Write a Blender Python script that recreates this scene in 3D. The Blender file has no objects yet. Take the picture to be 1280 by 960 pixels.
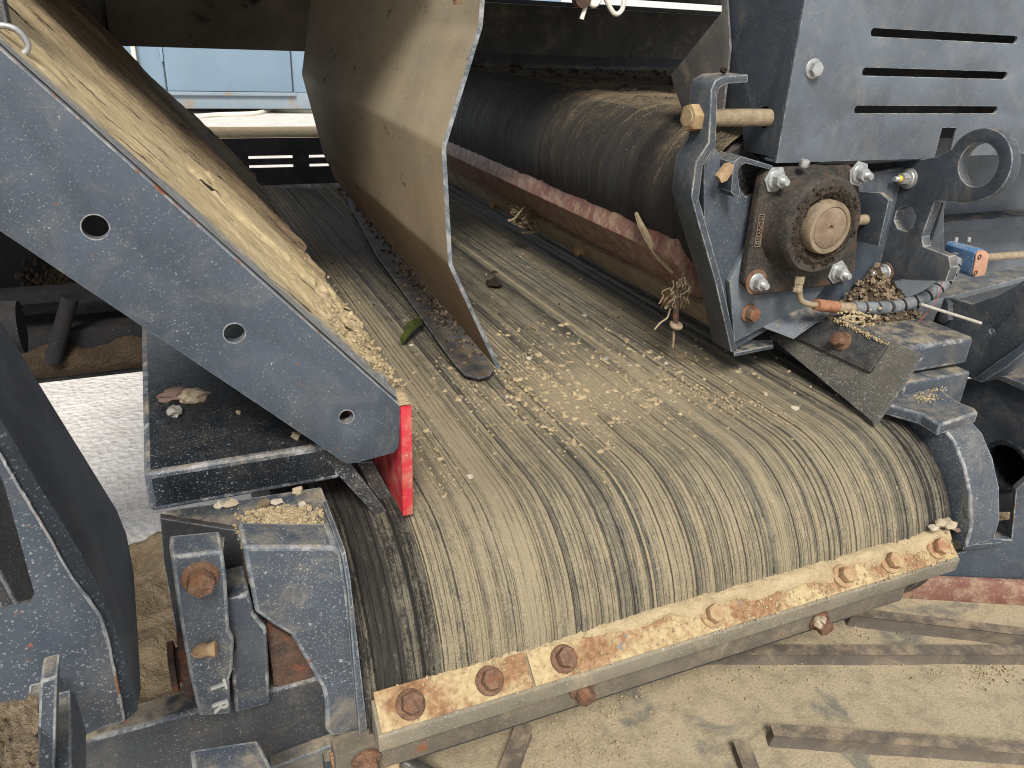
import bpy, bmesh, math, random
import numpy as np
from mathutils import Vector, Matrix, noise
from mathutils.geometry import tessellate_polygon
R = math.radians
scene = bpy.context.scene
COL = scene.collection

# ------------------------------------------------------------------ camera
# metres: X along the head drum (left to right), Y away along the belt, Z up; eye 1.9 m above the yard
EYE = Vector((0, 0, 1.9))
AX = Matrix(((0.9163, -0.1310, 0.3784), (-0.3983, -0.3983, 0.8263), (0.0424, -0.9078, -0.4172)))
FPX, UC, VC = 974.0, 640.0, 480.0
cd = bpy.data.cameras.new('camera')
cam = bpy.data.objects.new('camera', cd)
COL.objects.link(cam)
m = Matrix((( AX[0][0], -AX[0][1], -AX[0][2]), (AX[1][0], -AX[1][1], -AX[1][2]), (AX[2][0], -AX[2][1], -AX[2][2])))
cam.matrix_world = Matrix.Translation(EYE) @ m.to_4x4()
cd.lens = FPX / 1280 * 36
cd.sensor_width = 36
cd.clip_start = 0.02
cd.clip_end = 500
scene.camera = cam

# ------------------------------------------------------------------ sky, sun, exposure
SUN_EL, SUN_AZ = 48, 200          # azimuth the light comes from, degrees clockwise from +Y
w = bpy.data.worlds.new('World')
scene.world = w
w.use_nodes = True
wn = w.node_tree
bg = wn.nodes['Background']
sky = wn.nodes.new('ShaderNodeTexSky')
sky.sky_type = 'NISHITA'
sky.sun_disc = False
sky.sun_elevation = R(SUN_EL)
sky.sun_rotation = R(SUN_AZ)
sky.dust_density = 1.0
sky.air_density = 1.0
hs = wn.nodes.new('ShaderNodeHueSaturation')
hs.inputs['Saturation'].default_value = 0.32
wn.links.new(sky.outputs[0], hs.inputs['Color'])
wn.links.new(hs.outputs[0], bg.inputs[0])
bg.inputs[1].default_value = 0.10
sd = bpy.data.lights.new('sun', 'SUN')
sd.energy = 3.1
sd.angle = R(20)
sd.color = (1.0, 0.96, 0.9)
sun = bpy.data.objects.new('sun', sd)
COL.objects.link(sun)
dirv = Vector((math.sin(R(SUN_AZ)) * math.cos(R(SUN_EL)), math.cos(R(SUN_AZ)) * math.cos(R(SUN_EL)), math.sin(R(SUN_EL))))
sun.rotation_euler = dirv.to_track_quat('Z', 'Y').to_euler()
scene.view_settings.view_transform = 'Standard'
scene.view_settings.look = 'None'
scene.view_settings.gamma = 1
scene.view_settings.exposure = 0.80
scene.cycles.max_bounces = 6
scene.cycles.filter_width = 1.05

# ------------------------------------------------------------------ material helpers
class NT:
    def __init__(s, name, rough=.6, metal=0.0, spec=.5):
        s.m = bpy.data.materials.new(name)
        s.m.use_nodes = True
        s.t = s.m.node_tree
        s.b = s.t.nodes['Principled BSDF']
        s.b.inputs['Roughness'].default_value = rough
        s.b.inputs['Metallic'].default_value = metal
        s.b.inputs['Specular IOR Level'].default_value = spec
        s._co = None
    def n(s, typ, **kw):
        o = s.t.nodes.new(typ)
        for k, v in kw.items():
            setattr(o, k, v)
        return o
    def put(s, inp, val):
        if hasattr(val, 'node'):
            s.t.links.new(val, inp)
        elif isinstance(val, (tuple, list)) and len(val) == 3 and inp.type == 'RGBA':
            inp.default_value = (*val, 1)
        else:
            inp.default_value = val
    @property
    def co(s):
        if s._co is None:
            tc = s.n('ShaderNodeTexCoord')
            oi = s.n('ShaderNodeObjectInfo')
            mu = s.math('MULTIPLY', oi.outputs['Random'], 37.0)
            va = s.n('ShaderNodeVectorMath', operation='ADD')
            s.put(va.inputs[0], tc.outputs['Object'])
            cx = s.n('ShaderNodeCombineXYZ')
            s.put(cx.inputs[0], mu)
            s.put(cx.inputs[1], mu)
            s.put(va.inputs[1], cx.outputs[0])
            s._co = va.outputs[0]
        return s._co
    def scaled(s, v, sc):
        mp = s.n('ShaderNodeMapping')
        s.put(mp.inputs[0], v)
        mp.inputs['Scale'].default_value = sc
        return mp.outputs[0]
    def noise(s, scale, detail=4, rough=.55, vec=None, dist=0.0, color=False):
        o = s.n('ShaderNodeTexNoise')
        s.put(o.inputs['Vector'], s.co if vec is None else vec)
        o.inputs['Scale'].default_value = scale
        o.inputs['Detail'].default_value = detail
        o.inputs['Roughness'].default_value = rough
        o.inputs['Distortion'].default_value = dist
        return o.outputs['Color' if color else 'Fac']
    def math(s, op, a, b=None, clamp=False):
        o = s.n('ShaderNodeMath', operation=op, use_clamp=clamp)
        s.put(o.inputs[0], a)
        if b is not None:
            s.put(o.inputs[1], b)
        return o.outputs[0]
    def step(s, v, lo, hi):
        o = s.n('ShaderNodeMapRange', interpolation_type='SMOOTHSTEP')
        s.put(o.inputs[0], v)
        o.inputs[1].default_value = lo
        o.inputs[2].default_value = hi
        return o.outputs[0]
    def mix(s, f, a, b):
        o = s.n('ShaderNodeMix', data_type='RGBA')
        s.put(o.inputs[0], f)
        s.put(o.inputs[6], a)
        s.put(o.inputs[7], b)
        return o.outputs[2]
    def specks(s, scale, size, seed=0.0, wob=.0025):
        """small irregular splashes, a random size in each cell"""
        va = s.n('ShaderNodeVectorMath', operation='MULTIPLY_ADD')
        s.put(va.inputs[0], s.noise(420, 2, color=True))
        va.inputs[1].default_value = (wob,) * 3
        ad = s.n('ShaderNodeVectorMath', operation='ADD')
        s.put(ad.inputs[0], s.co)
        ad.inputs[1].default_value = (seed, seed * 2, seed)
        s.put(va.inputs[2], ad.outputs[0])
        v = s.n('ShaderNodeTexVoronoi')
        s.put(v.inputs['Vector'], va.outputs[0])
        v.inputs['Scale'].default_value = scale
        sp = s.n('ShaderNodeSeparateColor')
        s.put(sp.inputs[0], v.outputs['Color'])
        r3 = s.math('POWER', sp.outputs[0], 3.5)
        r = s.math('MULTIPLY', r3, size)
        return s.math('LESS_THAN', v.outputs['Distance'], r)
    def up(s):
        g = s.n('ShaderNodeNewGeometry')
        sp = s.n('ShaderNodeSeparateXYZ')
        s.put(sp.inputs[0], g.outputs['Normal'])
        return s.math('MAXIMUM', sp.outputs[2], 0.0)
    def bump(s, h, strength=.4, dist=.002):
        o = s.n('ShaderNodeBump')
        o.inputs['Strength'].default_value = strength
        o.inputs['Distance'].default_value = dist
        s.put(o.inputs['Height'], h)
        s.put(s.b.inputs['Normal'], o.outputs[0])
    def color(s, c):
        s.put(s.b.inputs['Base Color'], c)
    def rough(s, r):
        s.put(s.b.inputs['Roughness'], r)

DUST = (.42, .335, .215)
RUST = (.235, .085, .036)

def paint(name, base, speck=1.0, dust=.25, rust=.3, rough=.45, updust=.5, dustcol=DUST, speckcol=(.33, .335, .32), wear=0.0):
    p = NT(name, rough, spec=.32)
    n1 = p.noise(7, 5, .6)
    n2 = p.noise(60, 6, .7)
    c = p.mix(p.step(n1, .3, .7), tuple(x * .76 for x in base), tuple(x * 1.24 for x in base))
    c = p.mix(p.math('MULTIPLY', p.step(n2, .45, .8), .18), c, tuple(min(1, x * 1.8 + .02) for x in base))
    film = p.math('MULTIPLY', p.step(p.noise(15, 10, .75, dist=.8), .47, .76), dust, True)
    c = p.mix(film, c, dustcol)
    if updust:
        top = p.math('MULTIPLY', p.math('POWER', p.up(), 2.0), p.step(p.noise(32, 8, .7), .40, .66))
        c = p.mix(p.math('MULTIPLY', top, updust, True), c, dustcol)
    if speck:
        # short scuffs in two directions, then splashes of three sizes; they come in drifts
        drift = p.step(p.noise(9, 6, .65, p.scaled(p.co, (1.3, 1.3, 1.3))), .32, .68)
        s1 = p.noise(90, 4, .75, p.scaled(p.co, (1, 1, 6)), .3)
        s2 = p.noise(110, 4, .75, p.scaled(p.co, (5, 5, 1)), .3)
        c = p.mix(p.math('MULTIPLY', p.step(s1, .63, .73), .42 * min(1.2, speck)), c, speckcol)
        c = p.mix(p.math('MULTIPLY', p.step(s2, .64, .73), .32 * min(1.2, speck)), c, speckcol)
        dr = p.math('ADD', p.math('MULTIPLY', drift, .75), .25)
        c = p.mix(p.math('MULTIPLY', p.math('MULTIPLY', p.specks(640, .85 * speck, 0, .0014), .50), dr), c, speckcol)
        c = p.mix(p.math('MULTIPLY', p.math('MULTIPLY', p.specks(300, .50 * speck, 3.1, .003), .55), dr), c, tuple(min(1, x * 1.25) for x in speckcol))
        c = p.mix(p.math('MULTIPLY', p.specks(105, .22 * speck, 5.1, .006), .55), c, tuple(min(1, x * 1.3) for x in speckcol))
        c = p.mix(p.math('MULTIPLY', p.specks(38, .10 * speck, 7.7, .010), .5), c, dustcol)
    if wear:
        wn_ = p.step(p.noise(55, 7, .7), .52 - .2 * wear, .66)
        c = p.mix(p.math('MULTIPLY', wn_, .8), c, p.mix(p.noise(200, 3), (.20, .205, .20), (.36, .36, .34)))
    if rust:
        rm = p.step(p.noise(16, 9, .7), .73 - .10 * rust, .755 - .10 * rust)
        rc = p.mix(p.noise(150, 3), (.11, .042, .022), (.25, .105, .05))
        c = p.mix(rm, c, rc)
        c = p.mix(p.math('MULTIPLY', p.specks(52, .26 * rust, 9.3, .012), .85), c, rc)
    p.color(c)
    p.rough(p.math('ADD', p.math('MULTIPLY', n2, .35), rough - .12, True))
    h = p.math('ADD', p.math('MULTIPLY', p.noise(260, 3), .5), p.math('MULTIPLY', n2, .6))
    p.bump(h, .30, .0015)
    return p.m

def grit(name, c1, c2, c3=None, scale=30, bump=.7, dist=.006, rough=.95, rustspot=None):
    """dirt, sand, crusts: three tones with grains"""
    p = NT(name, rough, spec=.2)
    a = p.noise(scale, 8, .7)
    b = p.noise(scale * 7, 4, .7)
    c = p.mix(p.step(a, .34, .66), c1, c2)
    if c3:
        c = p.mix(p.math('MULTIPLY', p.step(b, .52, .75), .8), c, c3)
    if rustspot:
        c = p.mix(p.step(p.noise(scale * .9, 7, .65, dist=.4), .54, .64), c, rustspot)
    p.color(c)
    p.bump(p.math('ADD', a, p.math('MULTIPLY', b, .45)), bump, dist)
    return p.m

PAINT = paint('blue grey painted steel', (.043, .054, .069), .50, .15, .50)
PAINT_L = paint('lighter blue grey painted steel', (.084, .098, .114), .42, .16, .12, .4)
PAINT_LEG = paint('speckled blue grey steel', (.040, .050, .064), .65, .12, .50)
PAINT_GUARD = paint('dusty painted casting', (.046, .056, .069), .75, .34, .4, .5, .22)
PAINT_SIDE = paint('blue grey steel darkened for side faces', (.036, .044, .054), .55, .18, .1)  # same blue grey paint, darkened to carry the shade of side faces
BLACK = paint('glossy black painted steel', (.009, .012, .016), .6, .05, .05, .26, .03)
DARKMETAL = paint('dirty dark steel', (.028, .031, .035), .5, .14, .2, .6)
EDGE = paint('worn bare edge', (.072, .088, .105), .8, .4, .9, .5, .6, wear=.5)
EDGE_D = paint('worn dark edge', (.048, .056, .070), .8, .3, .35, .4, .5, wear=.15)
BROWNED = paint('steel caked with dust', (.085, .080, .072), .4, .75, .5, .8, .9, (.27, .215, .145))
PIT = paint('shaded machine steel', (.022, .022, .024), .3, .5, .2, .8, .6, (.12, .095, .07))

LIP = paint('rust bitten plate edge', (.10, .115, .135), .9, .45, 1.6, .6, .2, wear=.6)

def deflector_mat():
    p = NT('dust filmed wear plate', .55, 0.1)
    a = p.noise(5, 6, .6)
    st = p.noise(16, 6, .7, p.scaled(p.co, (6, .5, 1)))
    c = p.mix(p.step(a, .3, .7), (.235, .194, .132), (.335, .272, .178))
    c = p.mix(p.math('MULTIPLY', p.step(st, .5, .72), .35), c, (.19, .185, .18))
    c = p.mix(p.step(p.noise(22, 8, .75, p.scaled(p.co, (1, .5, 1))), .615, .64), c, (.085, .062, .042))
    gg = p.noise(30, 6, .7, p.scaled(p.co, (1, 1, .3)), .6)
    c = p.mix(p.step(gg, .70, .72), c, (.045, .032, .022))
    c = p.mix(p.math('MULTIPLY', p.step(p.noise(70, 6, .75, p.scaled(p.co, (1, .25, 1))), .55, .7), .35), c, (.16, .13, .095))
    c = p.mix(p.math('MULTIPLY', p.specks(160, .3), .5), c, (.45, .42, .36))
    # dirt splashed up from the belt, thickest near the foot
    tc = p.n('ShaderNodeTexCoord')
    sx = p.n('ShaderNodeSeparateXYZ')
    p.put(sx.inputs[0], tc.outputs['Object'])
    zz = p.math('ADD', sx.outputs[2], p.math('MULTIPLY', p.math('SUBTRACT', p.noise(11, 8, .7), .5), .22))
    c = p.mix(p.math('MULTIPLY', p.step(zz, .24, .03), .85), c, p.mix(p.noise(60, 6, .7), (.085, .058, .036), (.19, .135, .085)))
    c = p.mix(p.math('MULTIPLY', p.step(p.noise(3.2, 6, .65), .50, .66), .45), c, (.17, .155, .135))
    p.color(c)
    p.rough(p.math('ADD', p.math('MULTIPLY', st, .4), .40))
    p.bump(st, .2, .002)
    return p.m
DEFL = deflector_mat()

def slope_mat():
    """chute floor: paint shows along the front lip, soil is baked on behind, shade at the back mixed into its brown"""
    p = NT('chute floor caked with soil', .85, spec=.3)
    uv = p.n('ShaderNodeUVMap', uv_map='run')
    sp = p.n('ShaderNodeSeparateXYZ')
    p.put(sp.inputs[0], uv.outputs[0])
    depth = sp.outputs[1]      # metres back from the lip
    run = sp.outputs[0]        # metres up the slope
    vec = p.n('ShaderNodeCombineXYZ')
    p.put(vec.inputs[0], p.math('MULTIPLY', run, .35))
    p.put(vec.inputs[1], depth)
    v = vec.outputs[0]
    na = p.noise(9, 8, .7, v)
    nb = p.noise(45, 8, .7, v)
    wob = p.math('ADD', depth, p.math('MULTIPLY', p.math('SUBTRACT', na, .5), .16))
    tan = p.mix(p.step(nb, .35, .65), (.43, .325, .175), (.57, .45, .26))
    brown = p.mix(p.step(nb, .35, .68), (.15, .105, .062), (.27, .195, .12))
    brown = p.mix(p.step(na, .42, .66), brown, (.36, .262, .145))
    c = p.mix(p.step(wob, .22, .62), tan, brown)  # brown deepens away from the lip: soil tone plus painted shade
    bare = p.mix(p.noise(60, 4), (.15, .165, .18), (.29, .285, .26))
    c = p.mix(p.step(wob, .065, .02), c, bare)
    # flaked patches where the crust came off
    fl = p.step(p.noise(26, 6, .68, p.scaled(v, (1, 2.6, 1)), .5), .60, .62)
    nc = p.noise(170, 6, .75, v)
    c = p.mix(fl, c, (.035, .022, .015))
    c = p.mix(p.math('MULTIPLY', p.specks(220, .4), .5), c, (.55, .47, .33))
    c = p.mix(p.math('MULTIPLY', p.step(nc, .54, .74), .35), c, (.13, .095, .06))
    c = p.mix(p.math('MULTIPLY', p.step(p.noise(34, 8, .75, p.scaled(v, (.5, 2, 1))), .58, .68), .40), c, (.15, .11, .07))
    p.color(c)
    h = p.math('ADD', p.math('MULTIPLY', na, .6), p.math('ADD', p.math('MULTIPLY', nb, .5), p.math('MULTIPLY', nc, .35)))
    h = p.math('SUBTRACT', h, p.math('MULTIPLY', fl, .4))
    p.bump(h, 1.0, .010)
    return p.m
SLOPE = slope_mat()

FOOT = paint('soil smeared flange', (.040, .042, .045), .4, .95, .4, .7, .9, (.125, .092, .056))

def red_mat(name, a, b, dust):
    p = NT(name, .5)
    n = p.noise(18, 7, .65)
    c = p.mix(p.step(n, .3, .7), a, b)
    c = p.mix(p.math('MULTIPLY', p.step(p.noise(40, 7, .7), .42, .7), dust, True), c, (.36, .27, .18))
    c = p.mix(p.math('MULTIPLY', p.specks(240, .35), .5), c, (.6, .4, .36))
    p.color(c)
    p.bump(p.noise(120, 4), .3, .002)
    return p.m
RED = red_mat('red polyurethane', (.33, .014, .022), (.46, .022, .034), .5)
RED_DULL = red_mat('dusty old red rubber', (.15, .062, .050), (.22, .115, .09), .95)
RED_BAR = red_mat('dusty brown red bar', (.14, .055, .042), (.20, .10, .075), .7)

def belt_mat(name, bare, olive, sandc, sand2, deep, cracks=1.0, bands=1.0):
    """a rubber belt with packed dirt: UV = metres across / along; attributes say how much dirt stuck and how deep a groove is"""
    p = NT(name, .8, spec=.3)
    uv = p.n('ShaderNodeUVMap', uv_map='run')
    at1 = p.n('ShaderNodeAttribute', attribute_name='dirt')
    at2 = p.n('ShaderNodeAttribute', attribute_name='groove')
    sp = p.n('ShaderNodeSeparateXYZ')
    p.put(sp.inputs[0], uv.outputs[0])
    U = sp.outputs[0]
    f1 = p.noise(190, 5, .75, p.scaled(uv.outputs[0], (1, .085, 1)))
    f3 = p.noise(36, 10, .78, p.scaled(uv.outputs[0], (1, .65, 1)))
    f4 = p.noise(480, 4, .7, uv.outputs[0])
    f5 = p.noise(210, 8, .85, p.scaled(uv.outputs[0], (1, .6, 1)), .3)
    fw = p.noise(9, 4, .6, uv.outputs[0])
    # lines worn along the belt: a jittered one dimensional cell pattern, at three spacings
    J = p.math('ADD', U, p.math('MULTIPLY', p.math('SUBTRACT', fw, .5), .0028))
    J = p.math('ADD', J, p.math('MULTIPLY', p.math('SUBTRACT', p.noise(120, 5, .75, p.scaled(uv.outputs[0], (.5, 1, 1))), .5), .0030))
    def lines(scale, wd, lo, hi, seed):
        v = p.n('ShaderNodeTexVoronoi', voronoi_dimensions='1D', feature='DISTANCE_TO_EDGE')
        p.put(v.inputs['W'], p.math('ADD', J, seed))
        v.inputs['Scale'].default_value = scale
        e = p.step(v.outputs['Distance'], wd, wd * .25)
        brk = p.step(p.noise(26, 6, .75, p.scaled(uv.outputs[0], (1.6, .35, 1))), lo, hi)
        return p.math('MULTIPLY', e, brk)
    def tone(scale, seed):
        v = p.n('ShaderNodeTexVoronoi', voronoi_dimensions='1D', feature='F1')
        p.put(v.inputs['W'], p.math('ADD', J, seed))
        v.inputs['Scale'].default_value = scale
        q = p.n('ShaderNodeSeparateColor')
        p.put(q.inputs[0], v.outputs['Color'])
        return p.math('SUBTRACT', q.outputs[0], .5)
    L1, L2, L3 = lines(34, .050, .26, .38, .3), lines(120, .10, .34, .50, 1.7), lines(300, .15, .40, .56, 3.1)
    d = p.math('ADD', at1.outputs['Fac'], p.math('MULTIPLY', p.math('SUBTRACT', f3, .5), 1.0))
    for t_, k in ((p.math('SUBTRACT', f1, .5), .75), (p.math('SUBTRACT', f4, .5), .5), (p.math('SUBTRACT', f5, .5), 1.15), (tone(60, .9), .20 * bands), (tone(170, 2.2), .24 * bands), (tone(420, 5.2), .24 * bands)):
        d = p.math('ADD', d, p.math('MULTIPLY', t_, k))
    sand = p.mix(p.step(f4, .35, .65), sandc, sand2)
    rub = p.mix(p.step(f1, .35, .65), bare, tuple(x * 1.7 for x in bare))
    c = p.mix(p.step(d, .10, .36), rub, olive)
    c = p.mix(p.step(d, .36, .74), c, sand)
    gm = p.math('MAXIMUM', p.math('MULTIPLY', L1, .92), p.math('MAXIMUM', p.math('MULTIPLY', L2, .70), p.math('MULTIPLY', L3, .45)))
    gm = p.math('MULTIPLY', gm, cracks)
    gm = p.math('MULTIPLY', gm, p.math('SUBTRACT', 1.0, p.math('MULTIPLY', p.step(p.math('ADD', at1.outputs['Fac'], p.math('MULTIPLY', p.math('SUBTRACT', f3, .5), .6)), .66, .92), .8)))
    gm = p.math('MAXIMUM', gm, p.math('MULTIPLY', at2.outputs['Fac'], p.math('ADD', .5, p.math('MULTIPLY', p.step(f5, .42, .56), .5))))
    c = p.mix(p.math('MULTIPLY', gm, .93, True), c, deep)
    c = p.mix(p.math('MULTIPLY', p.step(p.noise(80, 8, .8, p.scaled(uv.outputs[0], (1, .5, 1))), .60, .66), p.step(at1.outputs['Fac'], .2, .7)), c, tuple(min(1, x * 1.12) for x in sand2))
    p.color(c)
    p.rough(p.math('ADD', p.math('MULTIPLY', p.step(d, .1, .5), .4), .48, True))
    h = p.math('ADD', p.math('MULTIPLY', f1, .4), p.math('MULTIPLY', p.math('ADD', f4, f3), .45))
    h = p.math('ADD', h, p.math('MULTIPLY', f5, .9))
    h = p.math('ADD', h, p.math('MULTIPLY', d, .35))
    h = p.math('SUBTRACT', h, p.math('MULTIPLY', gm, .9))
    p.bump(h, .95, .004)
    return p.m
BELT = belt_mat('ribbed belt under packed sand', (.034, .031, .026), (.178, .158, .113), (.305, .250, .156), (.405, .335, .213), (.019, .017, .014))
BELT_UP = belt_mat('black feeder belt streaked with soil', (.020, .020, .020), (.050, .042, .033), (.21, .155, .09), (.30, .23, .135), (.008, .008, .008), .5, .35)

def sandy_belt():
    p = NT('rubber belt powdered with sand', .9, spec=.25)
    a = p.noise(7, 8, .6, dist=.5)
    b = p.noise(240, 4, .7)
    c = p.mix(p.step(b, .3, .7), (.255, .21, .135), (.35, .29, .19))
    c = p.mix(p.step(p.noise(24, 8, .75), .44, .70), c, (.20, .162, .108))
    c = p.mix(p.math('MULTIPLY', p.step(a, .585, .66), .8), c, (.115, .112, .096))
    p.color(c)
    p.bump(p.math('ADD', b, p.math('MULTIPLY', a, .5)), .5, .003)
    return p.m
SANDBELT = sandy_belt()
BLADE = paint('dusty rubber blade', (.155, .136, .098), .7, .85, .55, .85, .5, (.27, .215, .14))
ANGLE = paint('rust stained dusty angle', (.105, .088, .066), .5, .75, .9, .8, .5, (.25, .195, .125))
DUSTBAR = paint('tan dusted bar', (.24, .19, .125), .3, .7, .2, .85, .6, (.34, .27, .175))
STAIN = grit('stained tan beam', (.085, .070, .052), (.13, .108, .080), None, 7, .3, .004, .8, (.012, .011, .010))
CLEAT = paint('dusty rubber cleat', (.085, .070, .055), .3, .65, 0, .8, .75, (.26, .20, .13))
RUBBER = paint('grey rubber sheet', (.075, .070, .058), .9, .55, 0, .8, .4, (.24, .205, .14))
RUBBER_D = paint('dark rubber sheet', (.028, .028, .029), .8, .2, 0, .7, .3)

def rustplate():
    p = NT('rusted clamp plate with sand', .9, spec=.25)
    a = p.noise(17, 8, .68)
    b = p.noise(130, 5, .7)
    rustc = p.mix(p.step(b, .35, .65), (.16, .085, .040), (.27, .155, .082))
    sandc = p.mix(p.step(b, .3, .7), (.31, .235, .122), (.41, .325, .182))
    c = p.mix(p.step(a, .42, .58), rustc, sandc)
    c = p.mix(p.step(p.noise(13, 7, .65), .625, .65), c, p.mix(b, (.12, .115, .105), (.20, .185, .165)))
    p.color(c)
    p.bump(p.math('ADD', a, p.math('MULTIPLY', b, .6)), .7, .004)
    return p.m
CLAMP = rustplate()
RUSTBOLT = grit('rusty bolt steel', (.085, .046, .030), (.185, .105, .066), (.30, .215, .135), 55, 1.0, .003, .85, (.16, .068, .036))
RUSTDARK = grit('dark rusted steel', (.045, .034, .028), (.105, .058, .04), (.15, .12, .09), 45, .7, .003, .9, (.15, .06, .035))
SANDBOLT = grit('bolt coated with sand', (.24, .15, .08), (.35, .25, .14), (.42, .32, .19), 60, .6, .002, .95, (.24, .11, .06))
ZINC = grit('zinc plated steel', (.25, .255, .245), (.40, .405, .39), (.22, .205, .165), 60, .25, .001, .40)
ZINC.node_tree.nodes['Principled BSDF'].inputs['Metallic'].default_value = .45
BOLTY = grit('yellow passivated bolt', (.27, .19, .10), (.38, .285, .165), (.20, .10, .055), 38, .6, .002, .6, (.17, .075, .04))
SHAFT = grit('shaft end steel', (.13, .098, .064), (.23, .18, .12), (.17, .09, .06), 45, .3, .001, .5)
SHAFT_R = grit('rusted shaft face', (.135, .092, .062), (.205, .148, .100), (.30, .235, .165), 38, .3, .001, .65)
CAST = grit('cast iron with grease and rust', (.024, .022, .020), (.052, .044, .036), (.14, .112, .082), 40, .7, .003, .7, (.068, .042, .029))
GREASE = grit('greasy black soil', (.022, .017, .013), (.060, .043, .029), (.12, .088, .055), 70, 1.0, .006, .85)
SOIL = grit('dark damp soil', (.035, .025, .018), (.085, .060, .038), (.19, .145, .095), 60, 1.0, .008)
MUD = grit('brown mud', (.105, .078, .047), (.165, .125, .078), (.21, .165, .105), 16, 1.0, .02)
MUD_D = grit('dark brown soil ridge', (.040, .028, .017), (.075, .052, .032), (.11, .08, .05), 22, 1.0, .02)
PIT_D = paint('underframe steel with shade in its colour', (.012, .012, .013), .3, .15, .1, .85, .25, (.07, .055, .04))  # darker copy of the machine steel, its colour standing in for underside shade
SAND = grit('pale dry sand', (.34, .26, .15), (.44, .345, .205), (.50, .41, .27), 50, 1.0, .006)
LOAM = grit('brown gravelly soil', (.17, .128, .08), (.28, .21, .135), (.36, .285, .19), 45, 1.0, .01)
BLUE = paint('blue coupling paint', (.045, .12, .235), .8, .4, .1, .4, .5)
SALMON = grit('salmon flaked coupling face', (.36, .18, .11), (.45, .28, .19), (.24, .09, .055), 90, .5, .002, .8)
HOSE = grit('grey spiral guard', (.095, .105, .11), (.16, .17, .175), (.26, .23, .17), 60, .3, .001, .6)
HOSE_D = grit('black hose', (.015, .015, .015), (.03, .03, .03), None, 60, .3, .001, .6)
BRASS = grit('dusty fitting', (.19, .15, .095), (.29, .23, .15), (.14, .11, .08), 70, .3, .001, .5)
FERRULE = grit('orange ferrule', (.20, .085, .045), (.30, .15, .085), (.34, .25, .16), 70, .3, .001, .6)
ROD = grit('bright rod', (.25, .235, .20), (.36, .34, .29), (.28, .22, .14), 60, .3, .001, .5)
WHITEP = grit('dirty white plastic hose', (.56, .52, .44), (.66, .62, .53), (.40, .33, .24), 50, .2, .001, .6)
WOOD = grit('wood chip', (.24, .16, .09), (.36, .25, .15), (.16, .10, .06), 60, .4, .002)
STRAW = grit('dry fibre', (.19, .145, .09), (.33, .26, .165), (.12, .09, .06), 60, .4, .002)
LETTER = grit('bare raised letter', (.30, .30, .28), (.42, .41, .37), (.25, .2, .14), 90, .3, .001, .6)
LEAF = grit('green leaf', (.055, .085, .018), (.11, .14, .035), (.19, .17, .07), 60, .4, .002, .6)
YELLOW = grit('yellow paint mark', (.70, .42, .02), (.75, .50, .05), None, 60, .1, .001)
STONE_T = grit('tan stone', (.33, .265, .18), (.44, .36, .25), (.24, .195, .13), 35, .5, .003)
STONE_G = grit('grey stone', (.23, .215, .185), (.33, .31, .27), (.17, .155, .13), 40, .5, .003)
STONE_R = grit('reddish stone', (.155, .095, .075), (.22, .15, .12), (.30, .24, .19), 35, .5, .003)
STONE_P = grit('pale stone', (.38, .325, .24), (.46, .41, .32), (.30, .25, .175), 40, .5, .003)
WIRE = grit('red wire', (.25, .06, .05), (.32, .10, .08), None, 60, .1, .001)

def ground_mat():
    p = NT('pale yard of concrete and gravel', .95, spec=.2)
    a = p.noise(3, 8, .65)
    v = p.n('ShaderNodeTexVoronoi')
    p.put(v.inputs['Vector'], p.co)
    v.inputs['Scale'].default_value = 28
    b = p.noise(40, 5, .7)
    c = p.mix(p.step(a, .3, .7), (.50, .455, .40), (.66, .615, .55))
    c = p.mix(p.math('MULTIPLY', p.step(b, .5, .72), .6), c, (.36, .32, .27))
    sp = p.n('ShaderNodeSeparateColor')
    p.put(sp.inputs[0], v.outputs['Color'])
    c = p.mix(p.math('MULTIPLY', sp.outputs[0], .35), c, (.78, .77, .75))
    p.color(c)
    p.bump(p.math('ADD', b, p.math('MULTIPLY', v.outputs['Distance'], .8)), .7, .03)
    return p.m
GROUND = ground_mat()

def container_mat(name, base):
    p = NT(name, .5)
    c = p.mix(p.step(p.noise(.8, 5), .3, .7), tuple(x * .92 for x in base), tuple(x * 1.06 for x in base))
    st = p.noise(3, 5, .7, p.scaled(p.co, (2.2, 2.2, .12)))
    c = p.mix(p.math('MULTIPLY', p.step(st, .6, .8), .3), c, (.30, .22, .16))
    p.color(c)
    return p.m
CONT = container_mat('light blue container paint', (.165, .235, .30))
CONT_D = container_mat('door blue paint', (.15, .215, .275))
CONT_R = grit('rust streaked sill', (.17, .225, .27), (.21, .245, .27), (.22, .21, .19), 1.6, .2, .002, .8, (.23, .19, .155))
SEAL = grit('door gap', (.04, .05, .06), (.05, .06, .07), None, 5, .1, .001)

# ------------------------------------------------------------------ geometry helpers
ORG = {}

def at(u, v, axis, val):
    """the point of the plane axis = val seen at photo pixel u, v"""
    k = 'xyz'.index(axis)
    d = AX @ Vector(((u - UC) / FPX, (v - VC) / FPX, 1.0))
    return EYE + d * ((val - EYE[k]) / d[k])

def trace(px, axis, val):
    return [at(u, v, axis, val) for u, v in px]

def tag(o, label=None, cat=None, group=None, kind=None):
    if label: o['label'] = label
    if cat: o['category'] = cat
    if group: o['group'] = group
    if kind: o['kind'] = kind
    return o

def thing(name, label, cat, loc=(0, 0, 0), group=None):
    o = bpy.data.objects.new(name, None)
    o.empty_display_size = .05
    COL.objects.link(o)
    o.location = loc
    ORG[o.name] = Vector(loc)
    return tag(o, label, cat, group)

def link(name, me, parent, origin):
    o = bpy.data.objects.new(name, me)
    COL.objects.link(o)
    if parent is not None:
        o.parent = parent
        o.location = origin - ORG[parent.name]
    else:
        o.location = origin
    ORG[o.name] = Vector(origin)
    return o

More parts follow.
